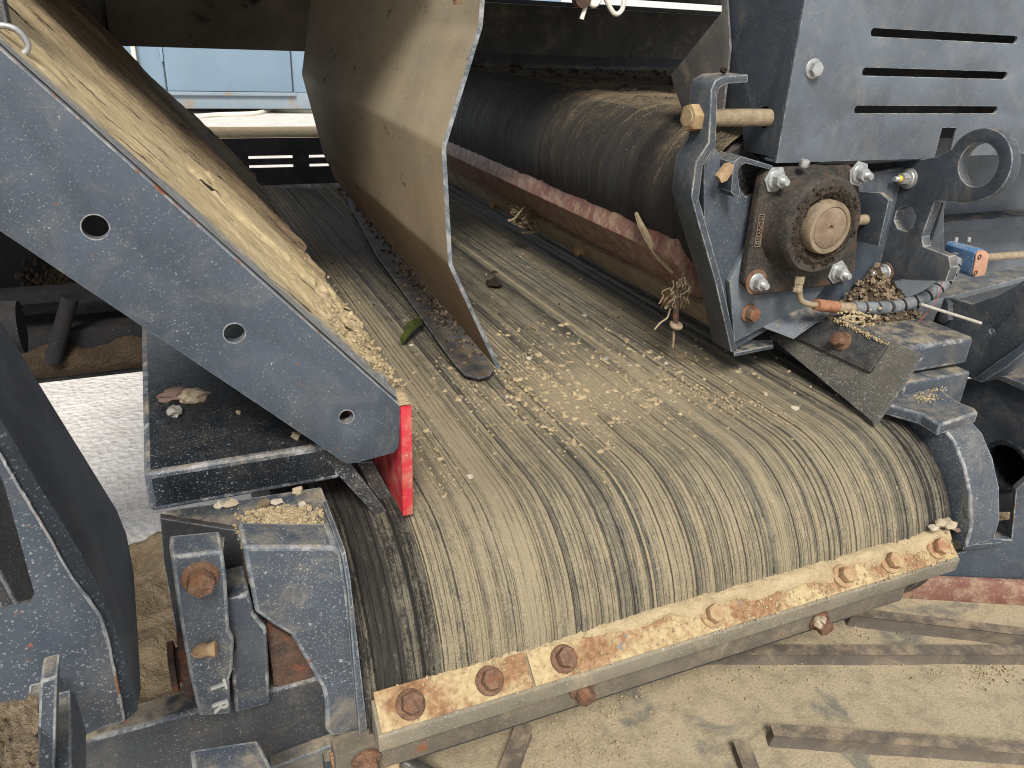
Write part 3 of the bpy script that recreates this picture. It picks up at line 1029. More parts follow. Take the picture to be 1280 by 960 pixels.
def guard_left():
    Y = .655
    t = thing('drum_guard', 'speckled steel guard left of the drum with sand on top', 'guard', (.08, .7, 1.07))
    zt = 1.402
    top = trace([(203, 647), (292, 661), (300, 671), (306, 690), (430, 686), (402, 608), (205, 638)], 'z', zt)
    slab('top_plate', top, (0, 0, -.016), [PAINT_SIDE, EDGE], t, (), .003)
    face = trace([(303, 684), (312, 730), (319, 766), (342, 782), (364, 795), (383, 828), (403, 862), (407, 880), (407, 912), (413, 921), (440, 919), (452, 915), (441, 790), (434, 730), (427, 690), (420, 684)], 'y', Y)
    slab('front_plate', face, (0, .045, 0), [PAINT_GUARD, EDGE], t, (), .006, 3)
    rim = trace([(427, 694), (432, 688), (438, 720), (445, 790), (454, 870), (460, 916), (449, 919), (440, 800), (434, 735)], 'y', Y - .008)
    slab('rim', rim, (0, .10, 0), [PAINT_GUARD, EDGE], t, (), .0015)
    # sand spilled over the top
    rnd = random.Random(6)
    P = []
    for k in range(900):
        u = rnd.gauss(352, 26)
        v = rnd.gauss(650, 16)
        if not (635 < v < 684 and 290 < u < 412 - (684 - v) * .15):
            continue
        P.append((at(u, v, 'z', zt + .001), rnd.choice([.001, .0015, .002, .003, .0042]) * rnd.uniform(.7, 1.2)))
    crumbs('spilled_sand', P, SAND, t)
    def fn(i, j):
        u = 300 + 105 * i / 40
        v = 628 + 52 * j / 30
        e = ((u - 358) / 44) ** 2 + ((v - 652) / 19) ** 2
        h = .0028 * (1 - e) + .0042 * vn(u * .10, v * .14) + .0030 * vn(u * .27, v * .33) + .0015 * vn(u * .7, v * .8)
        q = at(u, v, 'z', zt)
        q.z += max(-.006, h)
        return q
    sheet('sand_patch', fn, 40, 30, SAND, t)['kind'] = 'stuff'
    for k, (u, v, r) in enumerate(((274, 634, .0062), (288, 632, .0070), (373, 616, .0066), (377, 632, .0050), (330, 633, .009), (345, 630, .007))):
        stone('pebble', at(u, v, 'z', zt), r, (STONE_P, STONE_T, STONE_T, STONE_P, SAND, STONE_P)[k], 40 + k, ('leftmost pale pebble on the tongue of the left drum guard', 'tan pebble second from the left on the tongue of the left guard', 'tan clod behind the sand patch on the left guard', 'pale pebble right of the sand patch on the left guard', 'sandy lump at the left rear of the sand patch on the guard', 'pale lump at the rear of the sand patch on the guard')[k], 'pebble', 'pebbles on the left guard')
guard_left()

def guard_right():
    t = thing('drum_guard', 'thick curved grey steel guard around the right end of the drum', 'guard', (1.11, .7, 1.15))
    X0 = 1.073
    prof = [(1104, 506), (1130, 510), (1152, 515), (1174, 529), (1192, 550), (1205, 582), (1213, 619), (1214, 660), (1207, 686), (1186, 672), (1187, 640), (1178, 610), (1160, 575), (1132, 540)]
    p3 = trace(prof, 'x', X0)
    bm = bmesh.new()
    prism_into(bm, p3, (.066, 0, 0))
    bevel(bm, .004, 1, 3, 40)
    finish('curved_plate', bm, [PAINT_GUARD, EDGE], t, 50)
    box('backing_plate', 1.075, 1.23, .80, 1.19, 1.20, 1.395, [PAINT_SIDE, EDGE_D], t, .004)
    q = trace([(1100, 502), (1150, 474), (1188, 461), (1191, 466), (1181, 490), (1198, 502), (1219, 510), (1223, 515), (1175, 531), (1152, 517)], 'z', 1.3735)
    slab('top_plate', q, (0, 0, -.020), [PAINT_GUARD, EDGE], t, (), .004, 3)
    lathe('shaft_collar', (X0 + .055, DY - .05, DZ + .06), (1, 0, 0), [(0, 0), (.055, 0), (.055, .03), (.045, .036), (0, .036)], RUSTBOLT, t, 28)
    rnd = random.Random(8)
    P = []
    for k in range(260):
        u, v = rnd.choice([(1165, 485), (1160, 498), (1180, 470)])
        u += rnd.gauss(0, 9)
        v += rnd.gauss(0, 3)
        P.append((at(u, v, 'z', 1.3745), rnd.uniform(.0008, .0024)))
    crumbs('spilled_sand', P, SAND, t)
guard_right()

# ------------------------------------------------------------------ scraper across the drum
def scraper():
    A, A1 = at(462, 862, 'y', .650), at(1172, 662, 'y', .650)
    xa, xb = .143, 1.052
    yb, zb = .6475, 1.214          # back edge, against the belt
    yf, zf = .613, 1.186           # front edge
    t = thing('belt_scraper', 'long rusty scraper bar bolted across the front of the drum', 'belt scraper', (.6, .63, 1.13))
    V = Vector
    d = V((0, yf - yb, zf - zb)).normalized()
    n = V((0, d.z, -d.y))
    if n.y > 0: n = -n
    def strip(name, x0, x1, mats):
        p = [V((x0, yb, zb)), V((x1, yb, zb)), V((x1, yf, zf)), V((x0, yf, zf))]
        return slab(name, p, -n * .005, mats, t, (), .0008)
    xm = at(662, 835, 'y', .63).x
    strip('clamp_plate', xa, xm - .0015, CLAMP)
    strip('clamp_plate', xm + .0015, xb, CLAMP)
    # rubber blade below the plates
    p = [V((xa - .004, yb - .003, zb - .008)), V((xa - .004, yf - .0015, zf - .0055)), V((xa - .004, yf + .000, zf - .028)), V((xa - .004, yf + .03, zf - .03))]
    slab('rubber_blade', p, (xb - xa + .008, 0, 0), BLADE, t, (), .002)
    # support angle underneath, set back
    p = [V((xa - .05, .655, 1.1565)), V((xa - .05, .627, 1.1565)), V((xa - .05, .628, 1.112)), V((xa - .05, .655, 1.112))]
    slab('support_angle', p, (xb - xa - .03, 0, 0), ANGLE, t, (), .002)
    slab('support_angle', [q + V((-.01, .014, -.020)) for q in p], (xb - xa - .10, 0, 0), DARKMETAL, t, (), .002)
    sx = [(512, 873), (611, 845), (704, 816), (890, 757), (1055, 708), (1114, 690), (1172, 674)]
    mid = V((0, (yb + yf) / 2, (zb + zf) / 2))
    for k, (u, v) in enumerate(sx):
        q = at(u, v, 'y', mid.y)
        put('bolt', BOLT_RUST if k < 3 else BOLT_SAND, V((q.x, mid.y - .002, mid.z)) + n * .0005, n, t, .3 + k * .7)
    for u, v in ((458, 950), (727, 861), (1024, 776)):
        q = at(u, v, 'y', .6255)
        put('bolt', BOLT_RUST, q, (0, -.95, -.15), t, u * .1)
    # sand packed between belt and plate
    def fn(i, j):
        x = .30 + (xb - .30) * i / 260
        k = max(0, min(1, (x - .34) / .28))
        lump = .5 + .9 * vn(x * 14, 2) + .45 * vn(x * 47, 5) + .7 * max(0, 1 - abs(x - at(890, 757, 'y', .63).x) / .022)
        hh = (.004 + .010 * k * max(.1, lump))
        s = j / 16
        wdt = .010 + .020 * k * (.65 + .6 * vn(x * 18, 9))
        y = yb + .004 - s * wdt
        bell = math.sin(math.pi * min(1, s * .9 + .12)) ** .8
        base = V((x, y, zb + (yb - y) * (zf - zb) / (yb - yf)))
        return base + n * (bell * hh - .0035 + .0015 * vn(x * 170, s * 7) * k) 
    sheet('packed_sand', fn, 260, 16, SAND, t)['kind'] = 'stuff'
    rnd = random.Random(12)
    P = []
    for k in range(1500):
        x = xb - abs(rnd.gauss(0, .42))
        if x < xa + .01: continue
        f = rnd.random() ** 1.6
        q = V((x, yb, zb)) + d * (f * .046)
        P.append((q + n * .0008, rnd.choice([.0007, .001, .0015, .0023]) * rnd.uniform(.7, 1.2)))
    crumbs('sand_grains', P, SAND, t)
    # a few stones at the right end
    for k, (u, v, r, mt) in enumerate(((1186, 655, .011, STONE_T), (1176, 653, .009, STONE_T), (1168, 659, .008, STONE_P), (1196, 661, .006, STONE_R), (1182, 662, .006, STONE_T))):
        stone('pebble', at(u, v, 'y', .64) + V((0, 0, -.004)), r, mt, 70 + k, ('largest tan pebble, top of the heap at the scraper bar right end', 'tan pebble second from the left in the heap at the scraper end', 'pale pebble leftmost in the heap at the scraper bar end', 'small reddish pebble rightmost in the heap at the scraper end', 'small tan pebble lowest in the heap at the scraper bar end')[k], 'pebble', 'pebbles at the right end of the scraper')
scraper()

# ------------------------------------------------------------------ bent deflector in the middle
def deflector():
    Y0, Y1 = 1.05, 1.92
    t = thing('deflector_plate', 'bent dusty steel deflector standing on the belt, dividing it', 'deflector', (.42, 1.4, 1.35))
    near = trace([(604, -45), (598, 33), (552, 184), (560, 330), (621, 461)], 'y', Y0)
    far = trace([(392, -20), (385, 28), (377, 92), (404, 192), (420, 226)], 'y', Y1)
    # stations along the bends, real sheet thickness, a gentle bow between the folds
    bm = bmesh.new()
    rows, back = [], []
    n = 30
    def folded(P):
        out = [P[0]]
        for a, b, c in zip(P, P[1:], P[2:]):
            for q, f in ((a, .22), (a, .10), (None, 0), (c, .10), (c, .22)):
                if q is None:
                    out.append(b + ((a - b).normalized() + (c - b).normalized()) * .0007)
                else:
                    d_ = (q - b)
                    out.append(b + d_.normalized() * min(.011 * f / .22, d_.length * .45 * f / .22))
        return out + [P[-1]]
    near, far = folded(near), folded(far)
    for j in range(n + 1):
        f = j / n
        row, rb = [], []
        for k, (a, b) in enumerate(zip(near, far)):
            p = a.lerp(b, f)
            p.x += .0016 * vn(p.y * 5, p.z * 7)
            row.append(bm.verts.new(p))
            rb.append(bm.verts.new(p + Vector((.0065, 0, 0))))
        rows.append(row)
        back.append(rb)
    m_ = len(near) - 1
    for L in (rows, back):
        for A, B in zip(L, L[1:]):
            for i in range(m_):
                bm.faces.new([A[i], A[i + 1], B[i + 1], B[i]])
    for (A, B) in ((rows[0], back[0]), (rows[-1], back[-1])):
        for i in range(m_):
            bm.faces.new([A[i], A[i + 1], B[i + 1], B[i]]).material_index = 1
    for i in (0, m_):
        for j in range(n):
            bm.faces.new([rows[j][i], rows[j + 1][i], back[j + 1][i], back[j][i]])
    o = finish('plate', bm, [DEFL, EDGE], t, 45)
    z = TOPZ + .008
    foot = trace([(618, 462), (612, 472), (598, 475), (580, 470), (566, 455), (540, 420), (470, 320), (425, 235), (440, 232), (500, 300), (560, 380)], 'z', z)
    slab('foot_flange', foot, (0, 0, .004), [FOOT, EDGE_D], t, (), .0012)
    # damp soil lodged in the corner
    rnd = random.Random(14)
    P = []
    for k in range(900):
        f = rnd.random() ** .8
        u = 604 - 165 * f - abs(rnd.gauss(0, 13 - 6 * f))
        v = 448 - 215 * f + rnd.gauss(0, 5)
        P.append((at(u, v, 'z', z + .006), rnd.choice([.001, .0015, .0025, .004, .007]) * rnd.uniform(.6, 1.2) * (.6 + .5 * f)))
    crumbs('lodged_soil', P[:450], SOIL, t)
    crumbs('lodged_grit', P[450:], LOAM, t)
deflector()

# ------------------------------------------------------------------ feeder conveyor on the right
RX, RZ, RR = .955, 1.63, .14
def feeder():
    ya, yb = 1.075, 2.66
    t = thing('feeder_belt', 'black feeder belt turning over its roller above the main belt', 'conveyor belt', (RX, 1.8, 1.45))
    prof = []
    for x in np.linspace(3.2, RX + .01, 40):
        prof.append((x, RZ + RR, 0, 1))
    for a in np.linspace(0, 205, 70):
        q = R(a)
        prof.append((RX - RR * math.sin(q), RZ + RR * math.cos(q), -math.sin(q), math.cos(q)))
    nv = len(prof) - 1
    nu = 260
    ys = np.linspace(ya, yb, nu + 1)
    fine, mid, broad = smooth1(nu + 1, 1, 21), smooth1(nu + 1, 5, 22), smooth1(nu + 1, 14, 23)
    run = 0
    V, UV, D, G = [], [], [], []
    px = prof[0]
    for k, q in enumerate(prof):
        run += math.hypot(q[0] - px[0], q[1] - px[1])
        px = q
        flat = k < 40
        ang = 0 if flat else (k - 40) / 69
        for i in range(nu + 1):
            near = math.exp(-(ys[i] - ya) / .5)
            d = .60 + .1 * mid[i] if flat else max(0, .70 - .9 * ang) * (.25 + .85 * near) + .05 * mid[i] * near + .05 * broad[i] + .02 - .2 * max(0, ang - .5)
            if q[0] > RX - .05 and not flat: d += .12
            D.append(d)
            G.append(max(0, .35 * mid[i] - .1))
            h = .0006 * fine[i] + (.008 * max(0, vn(q[0] * 16, ys[i] * 16) + .1) + .004 * vn(q[0] * 60, ys[i] * 60) if flat else .0006 * mid[i])
            V.append(Vector((q[0] + q[2] * h, ys[i], q[1] + q[3] * h)))
            UV.append((ys[i], run))
    sheet('belt', lambda i, j: V[j * (nu + 1) + i], nu, nv, BELT_UP, t, UV, {'dirt': D, 'groove': G})
    lathe('roller', (RX, ya - .008, RZ), (0, 1, 0), [(0, 0), (RR - .03, 0), (RR - .012, .002), (RR - .012, yb - ya + .01), (0, yb - ya + .01)], RUBBER_D, t, 40)
    rnd = random.Random(31)
    P = []
    for k in range(260):
        P.append((Vector((RX + .05 + rnd.random() ** 1.5 * 1.6, rnd.uniform(ya, yb), RZ + RR + .003)), rnd.choice([.003, .005, .008, .013]) * rnd.uniform(.6, 1.2)))
    crumbs('soil_clods', P, SOIL, t)
    P = []
    for k in range(1700):
        an = R(abs(rnd.gauss(12, 26)))
        y = ya + abs(rnd.gauss(0, .42))
        if an > 1.5 or y > yb or vn(y * 30, an * 3, 4) < -.12: continue
        P.append((Vector((RX - (RR + .0006) * math.sin(an), y, RZ + (RR + .0006) * math.cos(an))), rnd.choice([.0005, .0007, .0009, .0013]) * rnd.uniform(.7, 1.3)))
    crumbs('stuck_grains', P, LOAM, t)
    s = thing('skirt_board', 'dark skirt board along the far side of the feeder belt', 'skirt board', (2, 2.7, 1.77))
    box('board', .75, 3.3, 2.69, 2.72, 1.795, 1.968, BROWNED, s, .003)
    box('lower_lip', .75, 3.3, 2.672, 2.69, 1.765, 1.812, DARKMETAL, s, .003)
    box('rail', .75, 3.3, 2.66, 2.76, 1.969, 1.982, PAINT_SIDE, s, .003)
feeder()

def feeder_scraper():
    Y0, Y1 = 1.13, 2.72
    t = thing('feeder_scraper', 'dull red rubber scraper bar pressed against the feeder roller', 'belt scraper', (.85, 1.9, 1.38))
    c = trace([(853, 286), (872, 346), (868, 352), (840, 322)], 'y', Y0)
    L = (0, Y1 - Y0, 0)
    V = Vector
    a, b, cc, dd = at(853, 287, 'y', Y0), at(840, 324, 'y', Y0), at(882, 385, 'y', Y0), at(888, 345, 'y', Y0)
    slab('rubber_blade', [a, b, cc, dd], L, RED_DULL, t, (), .004)
    e, f = at(878, 381, 'y', Y0 - .02), at(893, 412, 'y', Y0 - .02)
    slab('clamp_bar', [e, f, f + V((.012, 0, .004)), e + V((.012, 0, .004))], (0, Y1 - Y0, 0), DUSTBAR, t, (), .003)
    nn = V((-1, 0, -.45)).normalized()
    for y in (1.24, 1.62, 2.15):
        put('bolt', BOLT_SAND, e.lerp(f, .55) * 1 + V((-.001, y - e.y, 0)), nn, t, y * 3)
    # dust along the blade's upper edge
    rnd = random.Random(15)
    P = [(a + V((-.002 + rnd.gauss(0, .0016), rnd.uniform(0, Y1 - Y0), rnd.gauss(.001, .001))), rnd.uniform(.0006, .0018)) for k in range(420)]
    P += [(e + V((rnd.gauss(-.004, .004), rnd.uniform(0, Y1 - Y0), rnd.gauss(.001, .001))), rnd.uniform(.0008, .0026)) for k in range(380)]
    crumbs('dust_rim', P, LOAM, t)
    o = tube('bark_strip', [at(795, 266, 'y', Y0 + .12), at(803, 285, 'y', Y0 + .10), at(822, 318, 'y', Y0 + .06), at(842, 342, 'y', Y0 + .02)], lambda f: .0035 + .004 * math.sin(f * 3.14), STRAW, None, 6)
    tag(o, 'strip of dry bark lying across the red scraper', 'bark strip')
    # a tuft of plant fibre wound round a bolt, hanging off the bar
    tf = thing('fibre_tuft', 'tangle of dry fibre and bark hanging below the bracket', 'debris', at(845, 390, 'y', 1.08))
    rnd = random.Random(17)
    bm = bmesh.new()
    for k in range(34):
        u, v = 852 + rnd.gauss(0, 6), 352 + rnd.gauss(0, 5)
        p = [at(u, v, 'y', 1.09)]
        for s in range(4):
            u += rnd.gauss(-2, 3.5)
            v += rnd.uniform(4, 9)
            p.append(at(u, v, 'y', 1.09 + rnd.gauss(0, .01)))
        tube_into(bm, catmull(p, 3), rnd.uniform(.0005, .0016), 5)
    finish('fibres', bm, STRAW, tf)
    tube('twig', [at(846, 360, 'y', 1.085), at(845, 385, 'y', 1.085), at(844, 408, 'y', 1.085)], .0055, RUSTDARK, tf, 8)
    lathe('ring', at(844, 409, 'y', 1.085), (.1, -.3, 1), [(.001, 0), (.010, 0), (.0125, .003), (.0125, .006), (.010, .009), (.001, .009)], STRAW, tf, 20)
    tube('stalk', [at(842, 412, 'y', 1.084), at(842, 424, 'y', 1.084), at(841, 434, 'y', 1.084)], .002, STRAW, tf, 6)
    tube('stray_root', [at(838, 385, 'y', 1.085), at(834, 397, 'y', 1.085), at(826, 403, 'y', 1.08), at(818, 412, 'y', 1.08)], .0016, STRAW, tf, 5)
    tf2 = thing('fibre_knot', 'knot of dirty fibre caught on the scraper clamp bar', 'debris', at(660, 275, 'y', 1.9))
    bm = bmesh.new()
    for k in range(40):
        p = [at(660 + rnd.gauss(0, 9), 272 + rnd.gauss(0, 8), 'y', 1.87 + rnd.gauss(0, .02)) for s in range(4)]
        tube_into(bm, catmull(p, 4), rnd.uniform(.001, .003), 5)
    finish('fibres', bm, STRAW, tf2)
feeder_scraper()

# ------------------------------------------------------------------ bracket, bearing and plates on the right
def bracket():
    Y = .972
    t = thing('tension_bracket', 'tall folded steel bracket holding the long rusty adjuster bolt', 'bracket', (.8, 1.0, 1.4))
    def pt(u, v, y=Y): return at(u, v, 'y', y)
    V = Vector
    # folded side: front edge line, with a real sheet thickness, running back
    line = [(935, 93), (905, 95), (894, 101), (889, 112), (886, 178), (870, 202), (864, 246), (872, 276), (894, 352), (914, 440)]
    inner = [(935, 103), (908, 105), (900, 110), (897, 117), (895, 182), (879, 207), (874, 249), (882, 278), (903, 354), (922, 440)]
    out = [pt(u, v) for u, v in line] + [pt(u, v) for u, v in reversed(inner)]
    hole_dir = V((1, 0, 0))
    slab('side_plate', out, (0, .052, 0), [PAINT_SIDE, EDGE], t, (), .0018, 2, None, 45, 50)
    o2 = [(878, 207), (897, 186), (930, 243), (926, 330), (905, 345), (906, 352), (884, 278), (876, 249)]
    foot = trace([(914, 441), (926, 430), (965, 429), (966, 436), (940, 441), (917, 446)], 'z', 1.392)
    slab('foot', foot, (0, 0, .007), [PAINT_SIDE, EDGE], t, (), .0015)
    # adjuster: head left of the plate, threaded rod into the cover
    hx = pt(878, 147).x
    hy = 1.005
    zc = at(870, 147, 'x', hx).z
    zc = at(872, 147, 'y', hy).z
    p0 = at(884, 147, 'y', hy)
    put('bolt', BOLT_GOLD, p0 + V((-.009, 0, 0)), (-1, 0, 0), t, .26, 'big yellowed hexagon bolt head')
    st = stud_mesh('adjuster_rod', BRASS, .0130, .150, True, .0034)
    put('threaded_rod', st, p0, (1, 0, 0), t, 0)
    lathe('washer', p0 + V((-.008, 0, 0)), (-1, 0, 0), [(.012, 0), (.024, 0), (.024, .003), (.012, .003)], ZINC, t)
bracket()

def mount_plate():
    """plate carrying the bearing, with a lip at the foot"""
    Y = 1.0
    t = thing('bearing_plate', 'blue grey mounting plate behind the flange bearing', 'mounting plate', (.95, 1.0, 1.4))
    o = trace([(880, 206), (896, 186), (932, 246), (1180, 200), (1180, 330), (1110, 352), (1062, 388), (1000, 424), (960, 412), (920, 436), (902, 352), (880, 276)], 'y', Y)
    slab('plate', o, (0, .012, 0), [PAINT, EDGE_D], t, (), .0015)
    o = trace([(924, 330), (912, 352), (918, 428), (962, 405), (1010, 385), (1046, 340), (1048, 300), (940, 300)], 'y', Y - .012)
    slab('shim_plate', o, (0, .011, 0), [PAINT_L, EDGE], t, (), .0015)
    lip = [at(955, 410, 'y', Y - .012), at(992, 424, 'y', .955), at(1020, 404, 'y', .955), at(1060, 394, 'y', .965), at(1056, 382, 'y', Y - .012), at(1000, 388, 'y', Y - .012)]
    slab('foot_lip', lip, (0, .004, .006), [PAINT, EDGE], t, (), .001)
    o = trace([(925, 195), (967, 205), (966, 212), (930, 208), (922, 214), (917, 246), (927, 249), (930, 246), (929, 240), (912, 247), (916, 208), (920, 197)], 'y', .975)
    cl = trace([(917, 203), (926, 195), (966, 207), (966, 213), (932, 204), (925, 208), (922, 215), (926, 247), (919, 247), (914, 240)], 'y', .968)
    slab('corner_clip', cl, (0, .05, 0), [PAINT_SIDE, EDGE], t, (), .001)
    put('bolt', BOLT_RUST, at(936, 391, 'y', Y - .012), (0, -1, .08), t, .4)
    # pusher tab with its screw
    tb = trace([(1064, 238), (1100, 241), (1111, 250), (1098, 308), (1056, 300)], 'x', 1.095)
    slab('pusher_tab', tb, (.010, 0, 0), [PAINT_SIDE, EDGE], t, (), .0012)
    c = at(1090, 274, 'y', .972)
    lathe('pusher_screw', Vector((.985, c.y, c.z)), (1, 0, 0), [(0, 0), (.009, 0), (.009, .14), (0, .14)], BRASS, t, 20)
    put('nut', NUT_ZINC, Vector((1.106, c.y, c.z)), (1, 0, 0), t, .2)
    return Y
mount_plate()

def bearing():
    Yp = .988
    C = at(985, 268, 'y', Yp)
    ax = Vector((0, -1, 0))
    t = thing('flange_bearing', 'four bolt flange bearing with greasy seal around a shaft end', 'bearing', C + Vector((0, 0, -.09)))
    sq = trace([(943, 222), (952, 207), (1052, 204), (1066, 212), (1062, 330), (1046, 352), (936, 366), (922, 352), (925, 330)], 'y', Yp)
    slab('flange', sq, (0, -.018, 0), CAST, t, (), .006, 3)
    cc = Vector((RX, Yp - .018, RZ + .002))
    lathe('housing', cc, ax, [(.088, -.004), (.085, .003), (.082, .010), (.079, .030), (.078, .040), (.074, .046), (.062, .046), (.055, .036), (0, .030)], CAST, t, 64, 0, .0006)
    lathe('grease_ring', cc, ax, [(.064, .036), (.063, .046), (.056, .050), (.048, .044), (.040, .036)], GREASE, t, 64, 0, .005)
    rnd = random.Random(61)
    Fm = frame_of(ax)
    P = []
    for k in range(280):
        an, rr = rnd.uniform(0, 6.283), rnd.gauss(.058, .006)
        if rr < .045: continue
        P.append((cc + Fm @ Vector((rr * math.cos(an), rr * math.sin(an), .045 + rnd.gauss(.002, .002))), rnd.choice([.0015, .0022, .0032]) * rnd.uniform(.7, 1.2)))
    crumbs('grease_crumbs', P, GREASE, t)
    lathe('shaft_end', cc, ax, [(.043, .026), (.043, .048), (.042, .056), (.0405, .059), (.034, .0595), (.0335, .058), (.0320, .058)], SHAFT, t, 48)
    lathe('shaft_face', cc, ax, [(.033, .052), (.0322, .0590), (.031, .0598), (.0055, .0598), (.004, .056), (0, .054)], SHAFT_R, t, 40)
    pos = [(968, 224), (1072, 217), (944, 352), (1046, 340)]
    for k, (u, v) in enumerate(pos):
        p = at(u, v, 'y', Yp - .018)
        if k == 2:
            lathe('washer', p, ax, [(.006, 0), (.021, 0), (.021, .003), (.006, .003)], RUSTBOLT, t, 28)
        else:
            slab('washer_plate', circle(p, ax, .0215, 6, k * .8), (0, -.003, 0), ZINC, t, (), .0008)
        nt = put('nut', NUT_ZINC, p + ax * .003, ax, t, .5 + k)
        put_sub('stud', STUD, nt, .008)
    # grease nipple and lower union
    p = at(1004, 208, 'y', .955)
    put('grease_nipple', bolt_mesh('nipple', ZINC, .013, .8, False), p, (0, -.25, 1), t, .3)
    # cast name plate, raised characters
    b = at(949, 290, 'y', Yp - .019)
    rot = cam_roll = 0
    u0 = at(952, 268, 'y', Yp - .0195)
    u1 = at(946, 308, 'y', Yp - .0195)
    dn = (u1 - u0)
    ln = dn.length
    dn.normalize()
    sd_ = Vector((0, -1, 0)).cross(dn)
    bm = bmesh.new()
    hw = .0052
    def bar(a, b, wd):
        d = (b - a).normalized()
        s = Vector((0, -1, 0)).cross(d) * wd
        prism_into(bm, [a - s, a + s, b + s, b - s], (0, -.0012, 0))
    q = [u0 - sd_ * hw, u0 + sd_ * hw, u1 + sd_ * hw, u1 - sd_ * hw]
    for i in range(4):
        bar(q[i], q[(i + 1) % 4], .0006)
    np_ = finish('name_plate', bm, SHAFT, t, 0)
    M = Matrix((dn, -sd_, Vector((0, -1, 0)))).transposed()
    if M.determinant() < 0:
        M = Matrix((dn, sd_, Vector((0, -1, 0)))).transposed()
    letters('cast_letters', 'ITCPW21D', .0095, .0006, SHAFT, np_, M, (u0 + u1) / 2 + Vector((0, -.0004, 0)))
bearing()

def eye_plate():
    X = 1.19
    t = thing('lifting_eye_plate', 'dark bracket plate ending in a round lifting eye', 'lifting eye', (X, 1.0, 1.5))
    c = at(1222, 206, 'x', X)
    ro, ri = .056, .0335
    arc = []
    for a in range(-62, 172, 9):
        arc.append(c + Vector((0, -math.cos(R(a)) * ro, math.sin(R(a)) * ro)))
    rest = trace([(1171, 196), (1150, 199), (1060, 206), (1040, 260), (1060, 360), (1128, 350), (1182, 352), (1188, 334), (1186, 320), (1154, 308), (1152, 296), (1168, 252), (1182, 252), (1205, 255)], 'x', X)
    hole = [c + Vector((0, -math.cos(R(a)) * ri, math.sin(R(a)) * ri)) for a in range(0, 360, 10)]
    oc = circle(at(1131, 273, 'x', X), (1, 0, 0), .0225, 8, .39)
    slab('plate', arc + rest, (.020, 0, 0), [PAINT_SIDE, EDGE], t, [hole, oc], .0015)
    for k, (u, v) in enumerate(((1136, 223), (1107, 340))):
        p = at(u, v, 'x', X)
        lathe('washer', p, (-1, 0, 0), [(.005, -.001), (.0175, -.001), (.0175, .003), (.005, .003)], RUSTBOLT if k else ZINC, t, 24)
        nt = put('nut', NUT_RUST, p + Vector((-.003, 0, 0)), (-1, 0, 0), t, .3)
        st = put_sub('stud', STUD_S, nt, .012)
        lathe_b = bmesh.new()
        lathe_into(lathe_b, (0, 0, 0), (0, 0, 1), [(.0052, .0175), (.0056, .018), (.0056, .0215), (.0050, .022)], 14)
        me = bpy.data.meshes.new('paint_mark')
        lathe_b.to_mesh(me)
        lathe_b.free()
        me.materials.append(YELLOW)
        put_sub('paint_mark', me, nt, 0)
    st = trace([(1169, 253), (1180, 253), (1166, 298), (1160, 312), (1152, 300)], 'x', X + .03)
    slab('stiffener', st, (.006, 0, 0), [PAINT_L, EDGE], t, (), .001)
eye_plate()

def cover():
    Y = .97
    t = thing('side_cover', 'large blue grey cover panel with three ventilation slots', 'cover panel', (1.15, 1.0, 1.72))
    xl = at(970, 204, 'y', Y).x
    zb = at(970, 204, 'y', Y).z
    n1, n2, n3, n4 = at(1168, 198, 'y', Y), at(1178, 160, 'y', Y), at(1196, 160, 'y', Y), at(1188, 197, 'y', Y)
    V = Vector
    nx0, nx1 = n1.x, n4.x - .004
    o = [V((xl, Y, zb)), V((nx0, Y, zb)), V((nx0, Y, n2.z)), V((nx1, Y, n2.z)), V((nx1, Y, zb + .003)), V((1.75, Y, zb + .003)), V((1.75, Y, 2.06)), V((xl, Y, 2.06))]
    holes = []
    for z in (1.9145, 1.8590, 1.8035):
        x0, x1, r = 1.0195, 1.3385, .0058
        h = [V((x1 + r * math.cos(R(a)), Y, z + r * math.sin(R(a)))) for a in range(-90, 91, 22)]
        h += [V((x0 + r * math.cos(R(a)), Y, z + r * math.sin(R(a)))) for a in range(90, 271, 22)]
        holes.append(h)
    slab('front_panel', o, (0, .005, 0), [PAINT_L, EDGE], t, holes, .0010)
    # left return: same paint with shade in its colour, then a dusty inner skirt
    X = xl + .001
    sd2 = [V((X, Y + .0002, 2.06)), V((X, Y + .0002, zb + .006))] + trace([(960, 195), (933, 189), (931, 158), (905, 150), (892, 110), (905, 15), (912, -60)], 'x', X)
    rod = at(957, 147, 'x', X)
    slab('side_return', [q + V((0, .006, 0)) for q in sd2], (.005, 0, 0), [PAINT_SIDE, EDGE_D], t, [circle(V((X, rod.y + .004, rod.z)), (1, 0, 0), .0165, 20)], .001)
    sk = trace([(908, -50), (904, 16), (841, 94), (846, 112), (858, 146), (905, 150), (915, 60)], 'x', X - .003)
    slab('inner_skirt', sk, (-.004, 0, 0), [BROWNED, EDGE_D], t, (), .001)
    put('bolt', BOLT_ZINC, at(1016, 86, 'y', Y), (0, -1, 0), t, .2)
    box('inner_wall', xl + .02, 1.74, 1.06, 1.066, zb + .02, 2.05, PIT, t, 0)
    box('bottom_flange', xl + .002, nx0 - .002, Y + .006, Y + .03, zb, zb + .005, PAINT_L, t, .0008)
cover()

